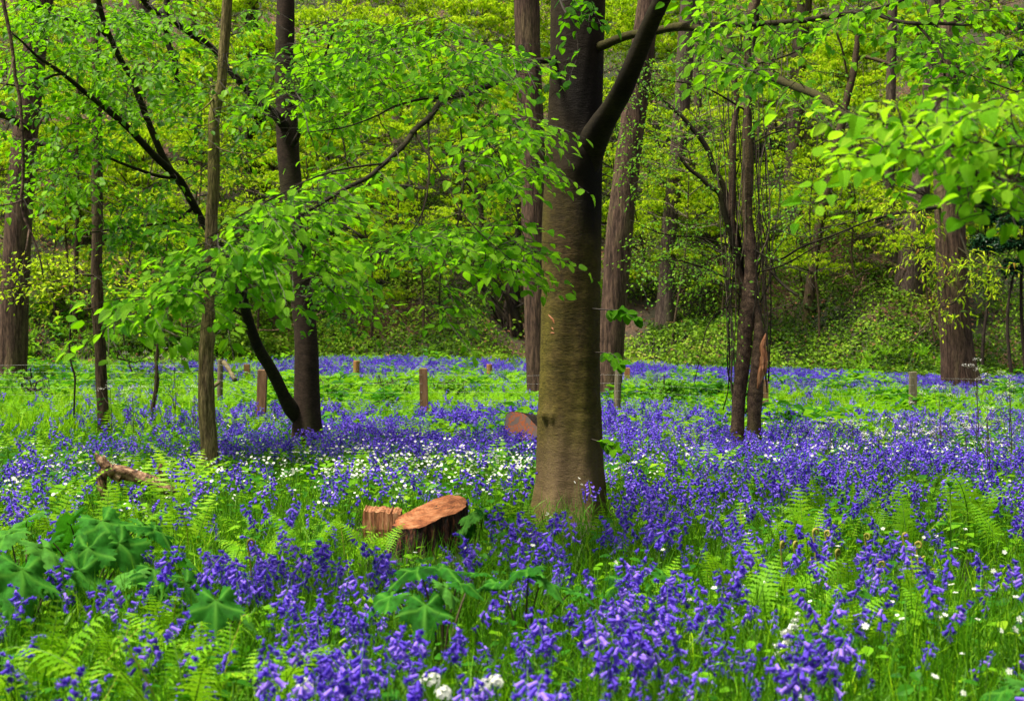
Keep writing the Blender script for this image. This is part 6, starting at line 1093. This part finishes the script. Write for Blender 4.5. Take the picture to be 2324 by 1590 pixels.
def crown_tree(px, top, bot, base_py, rx, n_cl, seed, mat, label, per=7, ll=.13, trunk_w=10, hole=.3, name='understory_tree', tmat='thin', dist=None, leaf=None, layers=True, group='leafy young trees on the bank'):
    """a young tree standing on the bank: stem, limbs to flat layers of leaves"""
    r = np.random.default_rng(seed); d = dist or bank_d(px, base_py); x0 = (px - CX) / F * d; z0 = g1(x0, d); root = thing(name, label, 'tree', (x0, d, z0), group); zt = CZ + (HY - top) / F * d; zb = CZ + (HY - bot) / F * d; R0 = rx / F * d; ry = R0 * .8
    t = np.linspace(0, 1, 14); lean = r.normal(0, .5); st = np.stack([x0 + lean * t ** 1.5 + .12 * np.sin(t * 7 + seed), d + .3 * np.sin(t * 3), z0 - .1 + (zt - z0) * .96 * t], 1); g = Geo(); tube(g, st, np.linspace(trunk_w / F * d / 2, .012, 14), 8, .15, seed=seed); g.obj('trunk', M[tmat], root, smooth=True)
    nl = max(5, int((zt - zb) / .42)); LZ = np.sort(r.uniform(zb, zt, nl)); CP = []; tw = Geo()
    for z in LZ:
        k = int(n_cl / nl * r.uniform(.5, 1.5)); a0 = r.uniform(0, 6.3); f = math.sqrt(max(.15, 1 - ((z - (zb + zt) / 2) / ((zt - zb) / 2 + .3)) ** 2)); rr = R0 * f * r.uniform(.55, 1.1); off = np.array([np.interp(z, st[:, 2], st[:, 0]), np.interp(z, st[:, 2], st[:, 1])]); cc = off + np.array([math.cos(a0) * rr * .5, math.sin(a0) * rr * .4])
        an = r.uniform(0, 6.3, k); q = np.sqrt(r.uniform(0, 1, k)); X = cc[0] + np.cos(an) * q * rr * .8; Y = cc[1] + np.sin(an) * q * rr * .65; Z = z + r.normal(0, .09, k) - .18 * q ** 2 + .06 * (X - cc[0])
        keep = fnoise(X * .8 + seed, Z * 1.4, seed) > hole; CP.append(np.stack([X, Y, Z], 1)[keep])
        for b in range(3):
            a = a0 + r.normal(0, 1); e = np.array([off[0] + math.cos(a) * rr, off[1] + math.sin(a) * rr * .8, z + .1]); s_ = np.array([off[0], off[1], max(z0, z - .5 * rr * .6)]); m = (s_ + e) / 2 + r.normal(0, .12, 3); tube(tw, [s_, (s_ + m) / 2 + r.normal(0, .05, 3), m, (m + e) / 2 + r.normal(0, .08, 3), e], [.02, .016, .012, .008, .004], 4, cap=False)
    CP = np.vstack(CP); m = len(CP); n = m * per; P_ = np.repeat(CP, per, 0); a = r.uniform(0, 6.3, n); el = -r.uniform(-.15, 1.0, n); D = np.stack([np.cos(a) * np.cos(el), np.sin(a) * np.cos(el), np.sin(el)], 1); Nn = np.stack([r.normal(0, .3, n), r.normal(-.25, .35, n), np.ones(n)], 1)
    rn = np.clip(np.repeat(r.normal(.46, .24, m), per) + r.normal(0, .13, n), 0, .9); rn = np.where(r.uniform(0, 1, n) < .03, 1, rn); lf = Geo(); inst(lf, leaf or DIAML, P_ + D * .03, frames(D, Nn, ll * r.uniform(.65, 1.2, n)), rn); tw.obj('branches', M['pale_twig'] if seed % 3 == 0 else M['twig'], root); lf.obj('crown', M[mat], root)
    return n
tot = 0; rr = np.random.default_rng(111)
cols = [-60, 90, 230, 380, 520, 660, 800, 950, 1090, 1230, 1370, 1500, 1640, 1780, 1930, 2080, 2230, 2380]
where = lambda p: 'far left edge' if p < 60 else 'far left chestnut' if p < 300 else 'ridged trunk' if p < 560 else 'dark beech' if p < 780 else 'coppice stool' if p < 1130 else 'mossy beech' if p < 1420 else 'pale bank trunk' if p < 1560 else 'multi-stemmed hazel' if p < 1760 else 'leaning crooked trunk' if p < 1960 else 'ribbed chestnut' if p < 2250 else 'right edge'
tierw = ['low leafy young tree', 'middling leafy young tree', 'high yellow-green young tree', 'loose front-row young tree']
for tier, (t0, t1, bs, dmin) in enumerate(((330, 640, 700, None), (130, 480, 560, None), (-80, 320, 400, None), (220, 620, 770, None))):
    for i, px in enumerate(cols):
        px = px + rr.uniform(-50, 50) + [0, 70, 0, 35][tier]; a = t0 + rr.uniform(-60, 60); b = t1 + rr.uniform(-70, 50)
        if tier in (0, 3) and (1960 < px < 2110 or px > 2190): continue
        tot += crown_tree(px, a, b, bs + rr.uniform(-30, 30), 175, [720, 1300, 1700, 560][tier], 1000 + tier * 50 + i, 'lime_leaf', f'{tierw[tier]} on the bank behind the {where(px)}' if where(px) not in ('right edge', 'far left edge') else f'{tierw[tier]} on the bank at the {where(px)}', 7, [.13, .15, .17, .11][tier], 6, [.36, .37, .36, .46][tier])
print('bank leaves', tot)
crown_tree(1530, 230, 640, 740, 120, 800, 1900, 'lime_leaf', 'full leafy young tree hiding the middle of the pale bank trunk', 7, .13, 8, .35)
# dark holly at the right, ivy on the dark trunk
for i, (px, tp, bt, bs, rx, lb) in enumerate([(2290, 380, 600, 640, 75, 'dark glossy holly at the right edge of the bank'), (2330, 40, 180, 400, 60, 'dark holly high at the top right corner'), (2240, 440, 560, 600, 40, 'smaller dark holly left of the larger one at right')]): crown_tree(px, tp, bt, bs, rx, 900, 2000 + i, 'holly_leaf', lb, 6, .13, 10, .2, 'holly_tree', 'ivy_bark', dist=41.5 + i * .7, leaf=DIAM, group=None)
for i, (px, tp, bt, bs, rx, lb) in enumerate([(575, 250, 420, 440, 40, 'ivy-dark bush beside the ivy-clad trunk')]): crown_tree(px, tp, bt, bs, rx, 260, 2100 + i, 'holly_leaf', lb, 6, .13, 10, .2, 'ivy_bush', 'ivy_bark', leaf=DIAM, group=None)
# low shrubs where meadow meets bank at left
for i, (px, tp, bt, bs, rx, dd, lb) in enumerate([(110, 830, 900, 905, 45, 26, 'small leafy bush at the foot of the far left chestnut'), (300, 600, 820, 860, 110, 33, 'leafy green bush between the thin dark trunk and the ridged one'), (430, 640, 800, 850, 90, 34, 'leafy green bush left of the ridged trunk'), (860, 850, 910, 925, 70, 27, 'bright bush behind the fence left of the brown post'), (780, 860, 910, 925, 50, 26, 'low bright bush right of the dark beech foot'), (1090, 860, 915, 930, 60, 26.5, 'bright bush between the brown post and the mossy beech'), (1500, 870, 930, 935, 60, 25.5, 'low leafy bush right of the grey fence post')]): crown_tree(px, tp, bt, bs, rx, 330 if dd > 30 else 280, 2200 + i, 'small_leaf', lb, 7, .09, 4, .3, 'leafy_bush', 'thin', dist=dd, leaf=DIAM, group=None)

# ================================================================== LIGHT, SKY, CAMERA
w = bpy.data.worlds.new('World'); bpy.context.scene.world = w; w.use_nodes = True; nt = w.node_tree; bg = nt.nodes['Background']; sky = nt.nodes.new('ShaderNodeTexSky'); sky.sky_type = 'NISHITA'; sky.sun_disc = False
EL, AZ = rad(67), rad(-112)       # thin bright cloud: broad soft sun, high on the left and a little behind the viewer
sky.sun_elevation = EL; sky.sun_rotation = AZ; sky.air_density = 0.6; sky.dust_density = 6.0; sky.ozone_density = 0.0; hs = nt.nodes.new('ShaderNodeHueSaturation'); hs.inputs['Saturation'].default_value = 0.3; nt.links.new(sky.outputs[0], hs.inputs['Color']); nt.links.new(hs.outputs[0], bg.inputs[0]); bg.inputs[1].default_value = 0.05
sl = bpy.data.lights.new('sun', 'SUN'); sl.energy = 3.2; sl.angle = rad(12); sl.color = (1, .93, .76); so = bpy.data.objects.new('sun', sl); C.objects.link(so)
from mathutils import Vector
sd = Vector((math.sin(AZ) * math.cos(EL), math.cos(AZ) * math.cos(EL), math.sin(EL))); so.rotation_euler = sd.to_track_quat('Z', 'Y').to_euler(); so.location = (0, 0, 60)
cam = bpy.data.cameras.new('camera'); co = bpy.data.objects.new('camera', cam); C.objects.link(co); cam.lens = 50; cam.sensor_width = 36; cam.clip_end = 900; co.location = (0, 0, CZ); co.rotation_euler = (rad(90), 0, 0); cam.shift_y = -(HY - 795) / 2323 * -1
cam.dof.use_dof = True; cam.dof.focus_distance = 11.5; cam.dof.aperture_fstop = 5.0
sc = bpy.context.scene; sc.camera = co; sc.render.engine = 'CYCLES'; sc.view_settings.view_transform = 'Standard'; sc.view_settings.look = 'None'; sc.view_settings.gamma = 1; sc.view_settings.exposure = 1.5
cy = sc.cycles; cy.max_bounces = 6; cy.diffuse_bounces = 2; cy.glossy_bounces = 2; cy.transmission_bounces = 3; cy.transparent_max_bounces = 4; cy.use_denoising = True; cy.use_adaptive_sampling = True; cy.adaptive_threshold = 0.02; cy.sample_clamp_indirect = 4; cy.caustics_reflective = False; cy.caustics_refractive = False
print('TRIS', sum(len(m.polygons) for m in bpy.data.meshes), 'objs', len(bpy.data.objects))
